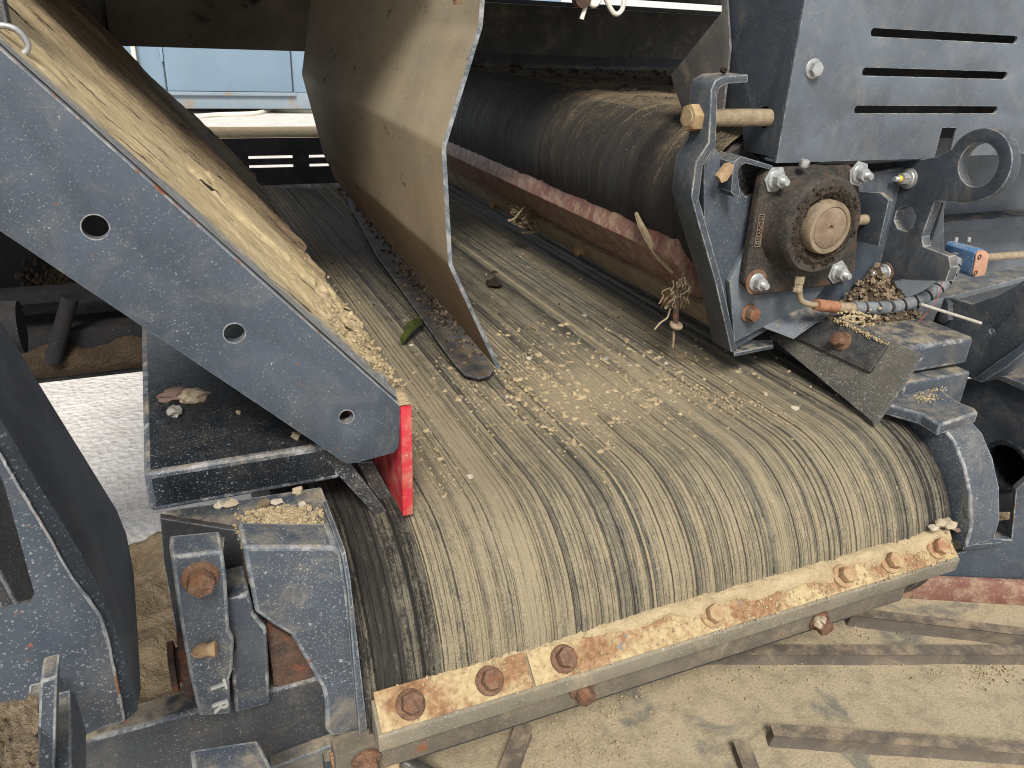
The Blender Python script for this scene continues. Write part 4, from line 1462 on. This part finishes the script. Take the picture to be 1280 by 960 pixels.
def pipes():
    Y = .93
    t = thing('grease_hose', 'ribbed grey hose curving from the bearing to the blue coupling', 'hose', at(1100, 385, 'y', Y))
    path = [at(1066, 385, 'y', .935), at(1095, 385, 'y', .93), at(1125, 382, 'y', .93), at(1155, 372, 'y', .92), at(1178, 356, 'y', .92), at(1190, 338, 'y', .925), at(1196, 322, 'y', .935), at(1198, 312, 'y', .95)]
    cm = catmull(path, 20)
    bm = bmesh.new()
    tube_into(bm, cm, .0088, 12)
    finish('hose_core', bm, HOSE_D, t, 40)
    # guard: separate turns with dark gaps between them
    n = len(cm)
    turns = 13
    for k in range(turns):
        a = int(k / turns * (n - 1))
        b = int((k + .78) / turns * (n - 1))
        seg = [cm[a].lerp(cm[b], f) for f in (0, .5, 1)]
        mid = cm[(a + b) // 2]
        seg[1] = mid
        bm = bmesh.new()
        tube_into(bm, seg, .0116, 14)
        finish('spiral_turn', bm, HOSE, t, 40)
    tube('ferrule', [at(1042, 384, 'y', .935), at(1056, 385, 'y', .935), at(1072, 385, 'y', .935)], .0098, BRASS, t, 12, 2)
    tube('crimp_sleeve', [at(1020, 381, 'y', .935), at(1046, 384, 'y', .935)], .0105, FERRULE, t, 10, 0)
    tube('elbow_pipe', [at(1000, 352, 'y', .94), at(999, 366, 'y', .94), at(1002, 376, 'y', .94), at(1011, 380, 'y', .937), at(1022, 381.5, 'y', .935)], .0052, BRASS, t, 12)
    lathe('union_nut', at(1000, 345, 'y', .94), (0, 0, -1), [(0, 0), (.0085, 0), (.0085, .012), (.0070, .013), (.0070, .020), (.0085, .021), (.0085, .026), (0, .026)], BRASS, t, 6)
    c = thing('hose_coupling', 'blue hydraulic coupling block with a flaked salmon end face', 'coupling', at(1215, 325, 'y', .95))
    q0, q1 = at(1214, 345, 'y', .90), at(1234, 310, 'y', .90)
    face = trace([(1213, 343), (1218, 316), (1222, 311), (1231, 312), (1235, 316), (1232, 336), (1228, 345), (1216, 347)], 'y', .90)
    slab('body', face, (0, .060, 0), BLUE, c, (), .003)
    slab('end_face', [p.lerp(sum(face, Vector()) / len(face), .08) + Vector((0, -.0005, 0)) for p in face], (0, -.003, 0), SALMON, c, (), .001)
    for u, v in ((1224, 321), (1219, 341)):
        lathe('bolt_socket', at(u, v, 'y', .8965), (0, -1, 0), [(.0045, 0), (.0045, .0015), (.003, .0015), (.003, -.001), (0, -.001)], RUSTDARK, c, 14)
    for u, v in ((1194, 300), (1210, 300)):
        lathe('grease_cap', at(u, v + 2, 'y', .955), (0, 0, 1), [(.004, 0), (.004, .004), (.0032, .008), (0, .009)], ZINC, c, 12)
    pr = tube('pipe', [at(1230, 322, 'y', .95), at(1256, 320, 'y', .95), at(1340, 314, 'y', .95)], .0075, BRASS, None, 12, 3)
    tag(pr, 'thin tan pipe running right from the blue coupling', 'pipe')
    r = tube('steel_rod', [at(1150, 380, 'y', .90), at(1226, 404, 'y', .86)], .0030, ROD, None, 10, 0)
    tag(r, 'thin pale steel rod sticking out below the hose', 'rod')
    wv = tube('red_wire', [at(1178, 352, 'y', .905), at(1172, 372, 'y', .90), at(1160, 390, 'y', .90), at(1140, 410, 'y', .90), at(1124, 424, 'y', .89)], .0008, WIRE, None, 6)
    tag(wv, 'loose thin red wire hanging from the hose', 'wire')
pipes()

def flap_right():
    t = thing('side_flap', 'grey rubber skirt flap with a clamp plate resting on the belt edge', 'rubber flap', (1.05, .95, 1.34))
    A, B, C_, D = at(962, 421, 'z', 1.387), at(1094, 530, 'z', 1.350), at(1153, 443, 'z', 1.452), at(1046, 394, 'z', 1.466)
    n = (B - A).cross(D - A).normalized()
    if n.z > 0: n = -n
    # keep C in the plane of A, B, D
    C2 = EYE + (C_ - EYE) * ((A - EYE).dot(n) / (C_ - EYE).dot(n))
    slab('rubber_sheet', [A, B, C2, D], n * .007, [RUBBER, EDGE_D], t, (), .001)
    def on(u, v):
        d = at(u, v, 'y', 1) - EYE
        return EYE + d * ((A - EYE).dot(n) / d.dot(n)) - n * .0005
    slab('clamp_plate', [on(996, 422), on(1090, 466), on(1112, 432), on(1040, 398)], -n * .006, [DARKMETAL, BROWNED], t, (), .001)
    put('bolt', BOLT_RUST, on(1056, 428) - n * .006, -n, t, .7)
    P = []
    rnd = random.Random(19)
    for k in range(160):
        f = rnd.random()
        P.append((on(1040 + 72 * f + rnd.gauss(0, 1.5), 397 + 35 * f + rnd.gauss(0, 1.2)) - n * .007, rnd.uniform(.001, .003)))
    crumbs('sand_line', P, SAND, t)
flap_right()

def dirt_pile():
    c = at(1085, 372, 'y', .97)
    def fn(i, j):
        a, b = i / 30, j / 22
        x = c.x - .07 + .16 * a
        y = .915 + .075 * b
        h = .088 * max(0, 1 - abs(a - .6) / .62) * (b ** .8) + .012 * vn(a * 9, b * 7) + .006 * vn(a * 25, b * 20)
        return Vector((x, y, c.z - .035 + h))
    o = sheet('soil_heap', fn, 30, 22, SOIL)
    tag(o, 'heap of dark crumbly soil below the bearing', None, None, 'stuff')
    rnd = random.Random(23)
    P = []
    for k in range(420):
        a, b = rnd.random(), rnd.random()
        h = .088 * max(0, 1 - abs(a - .6) / .62) * (b ** .8)
        P.append((Vector((c.x - .07 + .16 * a, .915 + .075 * b, c.z - .03 + h)), rnd.choice([.002, .003, .005]) * rnd.uniform(.7, 1.2)))
    crumbs('soil_crumbs', P, LOAM, None, 'brown grains scattered over the soil heap below the bearing')
    P = [(at(1072 + rnd.gauss(0, 12), 398 + rnd.gauss(0, 5), 'y', .915), rnd.uniform(.002, .0045)) for k in range(120)]
    crumbs('gravel_grains', P, SAND, None, 'pale gravel grains under the hose fitting')
dirt_pile()

# ------------------------------------------------------------------ right hand frame
LZ = .985
def right_frame():
    V = Vector
    t = thing('rear_panel', 'wide grey panel and ledge behind the lifting eye', 'panel', (1.5, 1.25, 1.5))
    box('panel', 1.18, 2.4, 1.20, 1.212, 1.20, 1.80, PAINT_L, t, .002)
    lw = trace([(1185, 352), (1300, 328), (1340, 331), (1190, 370), (1150, 380), (1140, 372)], 'z', 1.43)
    slab('ledge', lw, (0, 0, -.012), [PAINT_L, EDGE], t, (), .0015)
    box('ledge_rail', 1.24, 2.4, 1.14, 1.20, 1.535, 1.56, PAINT, t, .004)
    g = thing('frame_gusset', 'dark slanted frame plate with a bright lower edge at right', 'frame plate', (1.4, .9, 1.3))
    slab('plate', trace([(1170, 392), (1186, 372), (1215, 380), (1250, 368), (1330, 320), (1330, 394), (1217, 474), (1196, 466), (1150, 440)], 'x', 1.36), (.012, 0, 0), [PAINT_SIDE, EDGE], g, [circle(at(1240, 414, 'x', 1.36), (1, 0, 0), .005, 14)], .002)
    slab('edge_bar', trace([(1180, 372), (1186, 380), (1186, 400), (1178, 404), (1172, 400), (1178, 378)], 'x', 1.345), (.012, 0, 0), [PAINT, EDGE], g, (), .001)
    rl = trace([(1216, 474), (1300, 414), (1300, 424), (1258, 459), (1226, 478)], 'x', 1.345)
    slab('bottom_flange', rl, (.05, 0, 0), [PAINT, EDGE], g, (), .0015)
    h = thing('track_frame', 'dark frame plate with a round tube socket beside the guard', 'frame', (1.4, .8, 1.05))
    slab('plate', trace([(1150, 470), (1190, 474), (1246, 474), (1330, 506), (1330, 640), (1200, 640), (1150, 560)], 'x', 1.40), (.014, 0, 0), [PAINT_SIDE, EDGE], h, [circle(at(1258, 582, 'x', 1.40), (1, 0, 0), .042, 30)], .002)
    slab('top_rail', trace([(1240, 470), (1256, 470), (1330, 500), (1330, 512)], 'x', 1.385), (.03, 0, 0), [PAINT, EDGE], h, (), .0015)
    c = at(1258, 582, 'x', 1.40)
    lathe('tube_socket', c + V((.02, 0, 0)), (-1, 0, 0), [(.040, -.12), (.0400, .024), (.0475, .026), (.050, .020), (.052, -.01), (.058, -.02)], BLACK, h, 36)
    lathe('socket_bottom', c + V((.13, 0, 0)), (-1, 0, 0), [(.041, 0), (0, .001)], PIT, h, 30)
    b = thing('base_plate', 'green grey base plate with a notch at the lower right', 'frame plate', (1.3, .75, 1.0))
    p1, p2 = at(1130, 748, 'z', LZ + .001), at(1330, 760, 'z', LZ + .001)
    dv = (p2 - p1).normalized()
    nn = V((-dv.y, dv.x, 0))
    if nn.y < 0: nn = -nn
    slab('plate', trace_on([(1110, 716), (1160, 700), (1205, 690), (1222, 672), (1264, 675), (1270, 612), (1300, 585), (1340, 570), (1340, 736), (1140, 727)], p1 + nn * .014, nn), nn * .012, [PAINT, EDGE], b, (), .002)
    slab('shelf', trace([(1195, 655), (1275, 648), (1275, 676), (1205, 682)], 'z', 1.11), (0, 0, -.01), [PAINT_SIDE, EDGE], b, (), .001)
    slab('back_plate', trace([(1170, 560), (1290, 570), (1290, 680), (1180, 690)], 'y', .92), (0, .01, 0), PIT, b, (), 0)
    rnd = random.Random(29)
    P = [(at(1250 + rnd.gauss(0, 12), 651 + rnd.gauss(0, 6), 'y', .80), rnd.uniform(.003, .010)) for k in range(90)]
    crumbs('lodged_soil', P, LOAM, b)
    s = slab('skirt_strip', trace_on([(1120, 722), (1330, 731), (1330, 760), (1120, 747.5)], p1, nn), nn * .012, RED_BAR, None, (), .002)
    tag(s, 'brown red rubber strip below the base plate at lower right', 'rubber strip')
    # slab standing for the earth seen through the gap behind
    m2 = slab('gap_earth', trace([(1255, 440), (1330, 420), (1330, 500), (1262, 480)], 'y', 1.3), (0, .02, 0), BROWNED, None, (), .003)
    tag(m2, 'brown slab standing for earth deep in the gap at the right edge', 'plate')
right_frame()

# ------------------------------------------------------------------ lower cleated belt
def lower_belt():
    t = thing('cleated_belt', 'sand covered lower belt with raised chevron cleats', 'conveyor belt', (.8, .6, LZ))
    def fn(i, j):
        a, b = i / 90, j / 60
        x = .05 + 1.75 * a
        y = .20 + .72 * b
        return Vector((x, y, LZ + .0025 * vn(x * 9, y * 9) + .0012 * vn(x * 40, y * 40)))
    sheet('belt', fn, 90, 60, SANDBELT, t)
    def cleat(px, hgt=.022, wd=.016, z=LZ):
        c = [at(u, v, 'z', z + hgt) for u, v in px]
        a, b = c[0], c[-1]
        d = (b - a).normalized()
        s = Vector((-d.y, d.x, 0))
        V = Vector
        o = [a - s * wd * .5, b - s * wd * .5, b + s * wd * .5, a + s * wd * .5]
        bm = bmesh.new()
        top = [bm.verts.new(p) for p in o]
        bot = [bm.verts.new(Vector((p.x, p.y, z - .006)) + (p - (a + b) / 2) * 0 + (s * wd * .22 * (1 if k > 1 else -1)) + d * (.008 if k in (1, 2) else -.008)) for k, p in enumerate(o)]
        bm.faces.new(top)
        bm.faces.new(bot[::-1])
        for k in range(4):
            l = (k + 1) % 4
            bm.faces.new([top[k], top[l], bot[l], bot[k]])
        bevel(bm, .0035, None, 2)
        return finish('cleat', bm, CLEAT, t)
    cleat([(968, 912), (1330, 938)], .024, .014)
    cleat([(927, 928), (945, 975)], .018, .016)
    cleat([(655, 908), (630, 975)], .018, .018)
    cleat([(820, 812), (1340, 812)], .022, .016)
    cleat([(1065, 764), (1330, 795)], .026, .014)
    rnd = random.Random(37)
    P = []
    for k in range(1500):
        c, su, sv = rnd.choice([((1010, 783), 60, 9), ((1230, 838), 40, 12), ((760, 870), 60, 22), ((720, 930), 40, 20), ((880, 840), 90, 14)])
        u, v = rnd.gauss(c[0], su), rnd.gauss(c[1], sv)
        p = at(u, v, 'z', LZ + .002)
        if p.y > .9 or p.y < .25: continue
        P.append((p, rnd.choice([.0005, .0007, .001, .0014, .0022]) * rnd.uniform(.7, 1.2)))
    crumbs('loose_grains', P, SAND, t)
lower_belt()

# ------------------------------------------------------------------ left tension arm and leg
def tension_arm():
    Y = .645
    t = thing('belt_tensioner', 'upright steel arm cast with the letters TR left of the guard', 'tension arm', (0, .66, 1.18))
    V = Vector
    o = trace([(213, 696), (279, 689), (283, 720), (287, 787), (293, 800), (291, 838), (287, 850), (289, 893), (249, 896), (236, 840), (224, 772)], 'y', Y)
    slab('arm', o, (0, .035, 0), [PAINT_GUARD, EDGE], t, (), .0035, 3)
    top = [at(211, 680, 'y', .675), at(281, 671, 'y', .675), at(279, 690, 'y', Y + .001), at(213, 697, 'y', Y + .001)]
    slab('top_cap', top, (0, .012, -.012), [PAINT_SIDE, EDGE_D], t, (), .001)
    put('bolt', BOLT_RUST, at(250, 721, 'y', Y), (0, -1, .12), t, .2)
    tube('pin', [at(246, 813, 'y', Y + .004), at(262, 812, 'y', Y - .010), at(270, 811, 'y', Y - .012)], lambda f: .0066 + .0007 * math.sin(f * 9 + .6) + .0008 * f, SANDBOLT, t, 14, 7)
    for ch, (u, v) in (('T', (272, 857)), ('R', (275, 882))):
        p = at(u, v, 'y', Y - .0005)
        up_, rt = V((1, 0, .12)).normalized(), None
        zz = V((0, -1, 0))
        rt = up_.cross(zz)
        M = Matrix((rt, up_, zz)).transposed()
        letters('letter', ch, .0215, .0022, LETTER, t, M, p, .0004)
    # pivot spool on the left of the arm
    c = at(228, 830, 'y', .70)
    lathe('pivot_spool', V((c.x - .012, c.y, c.z)), (1, 0, 0), [(0, 0), (.026, 0), (.026, .006), (.018, .007), (.018, .010), (.034, .011), (.034, .04), (0, .04)], RUSTDARK, t, 32)
    s = thing('slide_block', 'smooth blue grey slide block between the arm and the guard', 'block', (.02, .68, 1.15))
    o = trace([(280, 750), (312, 742), (318, 766), (334, 786), (338, 880), (294, 893), (287, 822), (294, 812), (293, 798), (281, 786)], 'y', .66)
    slab('block', o, (0, .05, 0), [PAINT, EDGE_D], s, (), .004, 3)
    o = trace([(331, 778), (368, 798), (404, 862), (402, 901), (346, 914), (340, 840)], 'y', .675)
    r = slab('hub_casing', o, (0, .06, 0), RUSTDARK, None, (), .004)
    tag(r, 'brown rusted casing tucked behind the left drum guard', 'casing')
    bk = slab('backing_plate', trace([(200, 648), (300, 664), (312, 760), (318, 880), (238, 893), (204, 700)], 'y', .735), (0, .01, 0), [PIT, EDGE_D], None, (), .001)
    tag(bk, 'dark plate behind the lettered tension arm', 'plate')
tension_arm()

def leg():
    V = Vector
    X = -.075
    t = thing('support_leg', 'large speckled dark steel leg at the left edge', 'support leg', (-.2, .55, 1.3))
    YF = .50
    l2 = trace([(-60, 430), (-20, 490), (16, 549), (35, 583), (47, 604), (70, 640), (100, 690), (129, 744), (150, 799), (160, 845), (171, 889)], 'y', YF + .004)
    outer = trace([(-60, 310), (-10, 384), (28, 446), (66, 508), (100, 563), (124, 602), (146, 638), (158, 668), (167, 716), (172, 790), (176, 862)], 'y', .68)
    def ribbon(name, A, B, mats, th):
        bm = bmesh.new()
        a = [bm.verts.new(p) for p in A]
        b = [bm.verts.new(p) for p in B]
        for i in range(len(a) - 1):
            bm.faces.new([a[i], a[i + 1], b[i + 1], b[i]])
        bmesh.ops.solidify(bm, geom=bm.faces[:], thickness=th)
        return finish(name, bm, mats, t, 40)
    ribbon('side_wall', l2, outer, PAINT_L, .008)  # lighter paint than the leg, making up for light this face lacks
    l1px = [(-60, 455), (-25, 522), (8, 580), (22, 604), (33, 622), (60, 667), (90, 720), (127, 772), (142, 832), (148, 862), (156, 902)]
    q = trace(l1px, 'y', YF)
    ribbon('edge_strip', l2, [p + V((0, .001, 0)) for p in q], PAINT_LEG, .004)
    fw = trace(l1px + [(132, 909), (108, 919), (60, 936), (-80, 985), (-120, 470)], 'y', YF)
    slab('front_wall', fw, (0, .008, 0), [PAINT_LEG, EDGE], t, (), .0015)
    # rusty weld bead down the strip
    bm = bmesh.new()
    rnd = random.Random(41)
    pts = catmull([p + V((0, -.0015, 0)) for p in q], 8)
    tube_into(bm, [p + V((rnd.gauss(0, .00015), rnd.gauss(0, .0002), 0)) for p in pts], lambda f: .0009, 7)
    finish('weld_bead', bm, LIP, t)
    g = trace([(-40, 500), (0, 590), (8, 612), (44, 742), (40, 752), (22, 756), (-40, 640)], 'x', -.098)
    slab('gusset', g, (-.008, 0, 0), [DARKMETAL, EDGE], t, (), .0015)
    ff = thing('hinge_lug', 'pair of upright steel lugs at the bottom left corner', 'lug', at(75, 930, 'x', -.12))
    for k, (px, xx) in enumerate((([(62, 850), (73, 846), (70, 975), (52, 980)], -.112), ([(88, 862), (94, 864), (108, 915), (108, 985), (90, 985)], -.096))):
        p = trace(px, 'x', xx)
        slab('lug', p, (-.012, 0, 0), [PAINT_LEG, EDGE], ff, (), .0015)
    p = trace([(50, 852), (72, 846), (68, 975), (44, 980)], 'y', .40)
    slab('lug_edge', p, (0, .02, 0), [PAINT_LEG, EDGE], ff, (), .0015)
    bm_ = trace([(-60, 915), (0, 862), (50, 842), (50, 880), (-60, 950)], 'y', .455)
    sdn = sheet('dirt_pocket', lambda i, j: at(-50 + 98 * i / 20, 868 + 110 * j / 20 + 26 * (1 - i / 20), 'y', .43 - .08 * j / 20) + V((0, .006 * vn(i * .5, j * .5), .006 * vn(i * .7, j * .7, 3))), 20, 20, LOAM)
    tag(sdn, 'brown fibrous dirt lodged at the bottom left corner', None, None, 'stuff')
leg()

def lower_left():
    V = Vector
    t = thing('lower_crossbeam', 'smooth dark crossbeam below the tension arm', 'beam', (.05, .66, 1.0))
    top = trace([(90, 930), (172, 896), (245, 872), (300, 860), (470, 890), (440, 925), (395, 905)], 'y', .70)
    a = at(100, 922, 'y', .66)
    box('beam', -.32, .128, .672, .705, .9, at(240, 890, 'y', .672).z, [DARKMETAL, EDGE_D], t, .004)
    b = box('mud_ledge', -.24, .0, .87, 1.35, .95, .985, PIT, t, .003)
    def fn(i, j):
        x = -.30 + .42 * i / 40
        y = .865 + .47 * j / 50
        h = .03 * vn(x * 14, y * 14) + .012 * vn(x * 40, y * 40) + .05 * max(0, vn(x * 8, y * 7, 4))
        if j == 50: h -= .06 + .05 * vn(x * 30, 2)
        return V((x, y, 1.0 + h))
    o = sheet('mud_heap', fn, 40, 50, MUD)
    tag(o, 'brown mud packed on the ledge behind the tension arm', None, None, 'stuff')
    c = slab('stop_block', trace([(237, 937), (322, 924), (349, 975), (243, 985)], 'z', 1.245), (0, 0, -.07), [PAINT_LEG, EDGE], None, (), .004, 3)
    tag(c, 'chipped grey steel block at the bottom edge below the arm', 'block')
    # rail under the scraper's left end
    r = thing('lower_bracket', 'dusty angle bracket under the left end of the scraper', 'bracket', (.1, .62, 1.1))
    slab('angle', trace([(340, 960), (452, 918), (470, 935), (560, 980), (340, 1000)], 'y', .655), (0, .02, 0), [BROWNED, EDGE], r, (), .002)
    slab('tab', trace([(412, 946), (448, 932), (500, 950), (500, 985), (420, 985)], 'y', .640), (0, .006, 0), [CLAMP, RUSTBOLT], r, (), .001)
lower_left()

def chassis():
    V = Vector
    t = thing('chassis_beam', 'dark underframe beam with a ridge of brown dirt at left', 'chassis', (-.3, 1.7, 1.1))
    Y = 1.75
    b0, b1 = at(60, 478, 'y', Y), at(180, 478, 'y', Y)
    box('beam', -1.2, .08, Y, Y + .25, b0.z - .001, b0.z + .11, PIT_D, t, .004)
    box('back_panel', -1.6, .08, Y + .30, Y + .32, b0.z + .02, 1.50, PIT_D, t, 0)
    box('upper_rail', -1.2, .08, Y - .02, Y + .03, at(100, 372, 'y', Y).z, at(100, 358, 'y', Y).z, PIT_D, t, .003)
    tube('strut', [at(66, 452, 'y', Y - .03), at(80, 400, 'y', Y - .03), at(88, 372, 'y', Y - .03)], .016, PIT_D, t, 14)
    pn = trace([(85, 375), (172, 370), (172, 428), (80, 425)], 'y', Y + .1)
    slab('web_panel', pn, (0, .01, 0), DARKMETAL, t, (), 0)
    def fn(i, j):
        f = i / 60
        x = -.9 + .98 * f
        zt = at(120, 428, 'y', Y).z + .02 * vn(x * 14, 3) + .008 * vn(x * 44, 5)
        zb = b0.z + .012
        g = j / 14
        return V((x, Y - .004 - .02 * math.sin(g * 3.14) - .006 * vn(x * 50, g * 6), zb + (zt - zb) * g))
    sheet('dirt_ridge', fn, 60, 14, MUD_D, t)['kind'] = 'stuff'
    rnd = random.Random(43)
    P = [(at(75 + rnd.gauss(0, 22), 345 + rnd.gauss(0, 14), 'y', Y + .28), rnd.uniform(.003, .011)) for k in range(160)]
    crumbs('dirt_clods', P, SOIL, t)
    # old idler drum half hidden behind the leg
    q = at(22, 385, 'y', 1.3)
    lathe('idler', V((q.x - .25, 1.3, q.z - .03)), (1, 0, 0), [(0, 0), (.04, 0), (.04, .25), (0, .25)], PIT_D, t, 24)
    # deck beams above, plus unseen panels added overhead to shade the back
    d = thing('deck_and_shade', 'dirty steel deck beams above the belts, with unseen panels added for shade', 'machine deck', (1, 2.2, 1.98))
    box('deck_beam', -.066, .60, 2.20, 2.28, 1.818, 2.2, STAIN, d, .003)
    box('beam_end', -.13, -.067, 2.24, 2.30, 1.835, 2.2, BROWNED, d, .003)
    box('shade_panel', -.9, .42, 1.12, 2.6, 2.06, 2.1, PIT, d, 0)
    box('shade_panel', .421, 1.9, 1.42, 2.6, 2.06, 2.1, PIT, d, 0)
    box('cross_beam', .60, 3.3, 2.55, 2.6, 2.0, 2.2, BROWNED, d, .003)
    k = thing('cable_hook', 'grey ring hooked on a post at the top left corner', 'hook', at(10, 60, 'y', .86))
    box('post', -.19, -.107, .885, .91, 1.80, 2.05, [PAINT, EDGE_D], k, .003)
    tube('ring', [at(-12, 34, 'y', .85), at(5, 32, 'y', .85), at(22, 38, 'y', .85), at(33, 52, 'y', .85), at(34, 62, 'y', .85), at(24, 72, 'y', .85)], .0028, ZINC, k, 10)
    c = thing('hose_loop', 'dirty white hose loop hanging at the top edge', 'hose', at(750, 0, 'y', 1.3))
    tube('loop', [at(735, -14, 'y', 1.3), at(737, 2, 'y', 1.3), at(743, 7, 'y', 1.3), at(749, 0, 'y', 1.3), at(752, -14, 'y', 1.3), at(757, -2, 'y', 1.3), at(766, 15, 'y', 1.3), at(773, 17, 'y', 1.3), at(779, 8, 'y', 1.3), at(781, -16, 'y', 1.3)], .0042, WHITEP, c, 10)
    tube('hose_tail', [at(733, 4, 'y', 1.3), at(727, 24, 'y', 1.3)], .0040, WHITEP, c, 10, 0)
    lathe('clip', at(727, -2, 'y', 1.3), (0, -1, 0), [(0, -.01), (.014, -.01), (.015, .008), (0, .012)], RUSTDARK, c, 16)
    b = tube('rusty_pin', [at(566, -12, 'y', 1.04), at(571, 0, 'y', 1.04), at(572, 6, 'y', 1.04)], .005, RUSTBOLT, None, 10, 2)
    tag(b, 'rusty pin poking down beside the top of the deflector', 'pin')
chassis()

# ------------------------------------------------------------------ loose things
def loose():
    V = Vector
    zt = 1.452
    stone('stone', at(216, 499, 'z', zt), .0155, STONE_R, 101, 'dark reddish stone on the black cover, beside the largest stone', 'stone', 'stones on the black cover', .55)
    stone('stone', at(240, 500, 'z', zt), .0165, STONE_T, 102, 'largest tan stone on the black cover', 'stone', 'stones on the black cover', .6)
    stone('stone', at(219, 518, 'z', zt), .0105, STONE_G, 103, 'small two toned stone in front of the others on the black cover', 'stone', 'stones on the black cover', .75)
    stone('pebble', at(298, 517, 'z', zt), .004, STONE_T, 104, 'tiny tan pebble alone on the black cover', 'pebble')
    stone('pebble', at(370, 547, 'z', zt), .006, STONE_T, 105, 'tan pebble at the chute edge on the black cover', 'pebble')
    stone('pebble', at(251, 671, 'z', 1.36), .0058, STONE_P, 106, 'single pale pebble on top of the lettered arm', 'pebble')
    stone('clod', at(617, 357, 'z', TOPZ), .021, SOIL, 107, 'black soil clod on the belt right of the deflector', 'clod', None, .5, None, .7)
    stone('clod', at(618, 341, 'z', TOPZ), .007, SOIL, 108, 'small black crumb behind the soil clod on the belt', 'clod', None, .5, None, .7)
    stone('clod', at(911, 95, 'y', .99) + V((-.01, 0, .006)), .007, SOIL, 109, 'dark crumb on top of the tension bracket', 'clod', None, .5, None, .7)
    wc = slab('wood_chip', trace([(902, 229), (899, 222), (911, 207), (918, 206), (915, 217), (909, 226)], 'y', .965), (0, .012, .002), WOOD, None, (), .001)
    tag(wc, 'light brown wood chip wedged beside the bearing flange', 'wood chip')
    # a curled green leaf
    a, b = at(503, 431, 'z', TOPZ + .004), at(527, 401, 'z', TOPZ + .012)
    bm = bmesh.new()
    d = (b - a)
    s = Vector((-d.y, d.x, 0)).normalized()
    rows = []
    for k in range(9):
        f = k / 8
        wd = .0125 * math.sin(math.pi * (.08 + .86 * f)) ** .7 * (1 + .45 * vn(k * 1.7, 8))
        c = a + d * f + V((0, 0, .006 * math.sin(f * 3.14)))
        rows.append([bm.verts.new(c + s * wd * e + V((0, 0, abs(e) * .008 + .002 * vn(k, e * 3)))) for e in (-1, -.5, 0, .5, 1)])
    for A, B in zip(rows, rows[1:]):
        for i in range(4):
            bm.faces.new([A[i], A[i + 1], B[i + 1], B[i]])
    bmesh.ops.solidify(bm, geom=bm.faces[:], thickness=.0008)
    lf = finish('leaf', bm, LEAF, None, 0)
    tag(lf, 'curled green leaf lying on the belt beside the deflector foot', 'leaf')
    # pebbles on the belt
    px = [(661, 449, .006, 1, 'pale pebble to the right of the deflector tip'), (674, 458, .005, 0, 'tiny tan pebble just below the pale one beside the deflector tip'),
          (749, 441, .007, 0, 'rounded tan pebble, rearmost of a row of three mid belt'), (757, 449, .006, 2, 'grey pebble in the middle of a row of three mid belt'),
          (763, 461, .0055, 4, 'reddish pebble, foremost of a row of three mid belt'), (780, 465, .006, 0, 'tan crumb beside the reddish pebble mid belt'),
          (850, 448, .009, 0, 'flat tan stone on the belt below the hanging fibre tuft'), (832, 455, .005, 1, 'pale chip left of the flat stone below the fibre tuft'),
          (628, 407, .006, 0, 'tan pebble against the right face of the deflector'), (668, 411, .009, 0, 'flat tan flake behind the deflector tip'),
          (637, 474, .008, 0, 'flat tan clod just in front of the deflector tip'), (648, 481, .006, 0, 'smaller clod beside the one in front of the deflector tip'),
          (634, 497, .005, 1, 'pale chip at the start of the dark groove below the deflector'), (652, 516, .006, 0, 'tan flake halfway down the dark groove below the deflector'),
          (587, 597, .006, 1, 'lone pale flake on the sandy strip right of the red strip'), (514, 433, .0055, 1, 'pale pebble right beside the green leaf'),
          (521, 444, .005, 0, 'tan pebble just in front of the green leaf'), (815, 477, .006, 0, 'tan lump between the row of three and the bracket foot'),
          (923, 493, .007, 0, 'tan lump on the belt near the right flap'), (956, 494, .0065, 3, 'brownish pebble under the clamp of the right flap'),
          (993, 512, .008, 1, 'largest pale pebble on the belt left of the flap tip'), (444, 264, .012, 1, 'pale lump at the far end of the deflector foot'),
          (452, 340, .006, 0, 'tan pebble on the dim strip between chute and deflector'), (730, 395, .005, 2, 'grey pebble below the clamp bar of the red scraper')]
    mats = [SAND, STONE_P, STONE_G, STONE_T, STONE_R]
    for k, (u, v, r, mt, lb) in enumerate(px):
        p = at(u, v, 'z', TOPZ)
        if p.y < DY:
            for _ in range(6):
                p = at(u, v, 'z', belt_top(p.x, p.y))
        stone('pebble', p, r, mats[mt], 200 + k, lb, 'pebble', 'pebbles on the main belt', .6, None, .5)
    rnd = random.Random(53)
    P, Q = [], []
    for k in range(3600):
        c = rnd.random()
        if c < .40:
            x, y = rnd.gauss(.60, .15), rnd.gauss(1.06, .13)
        elif c < .55:
            x, y = rnd.gauss(.285, .03), abs(rnd.gauss(0, .35)) + .80
        elif c < .7:
            f = rnd.random()
            x, y = .74 + .12 * f + rnd.gauss(0, .03), 1.05 - .2 * f + rnd.gauss(0, .02)
        else:
            x, y = rnd.uniform(.25, 1.03), rnd.uniform(.84, 2.2)
        if not (.24 < x < 1.04) or y < .70: continue
        (P if rnd.random() < .75 or y < 1.22 else Q).append((V((x, y, belt_top(x, y) + .001)), rnd.choice([.0006, .0008, .001, .0013, .0018, .0028]) * rnd.uniform(.7, 1.3)))
    for k in range(520):
        x, y = rnd.gauss(.62, .13), rnd.gauss(1.06, .12)
        if not (.30 < x < 1.0 and y > .84): continue
        r_ = rnd.choice([.003, .0045, .0065, .009]) * rnd.uniform(.7, 1.2)
        P.append((V((x, y, belt_top(x, y) - .45 * r_)), r_))
    crumbs('sand_grains', P, SAND, None, 'loose tan grains and crumbs scattered over the main belt')
    crumbs('soil_crumbs', Q, SOIL, None, 'dark soil crumbs scattered over the middle of the main belt')
    st = stone('stone', at(1024, 778, 'y', .62), .012, STONE_T, 301, 'tan stone hanging under the right part of the scraper bar', 'stone')
loose()
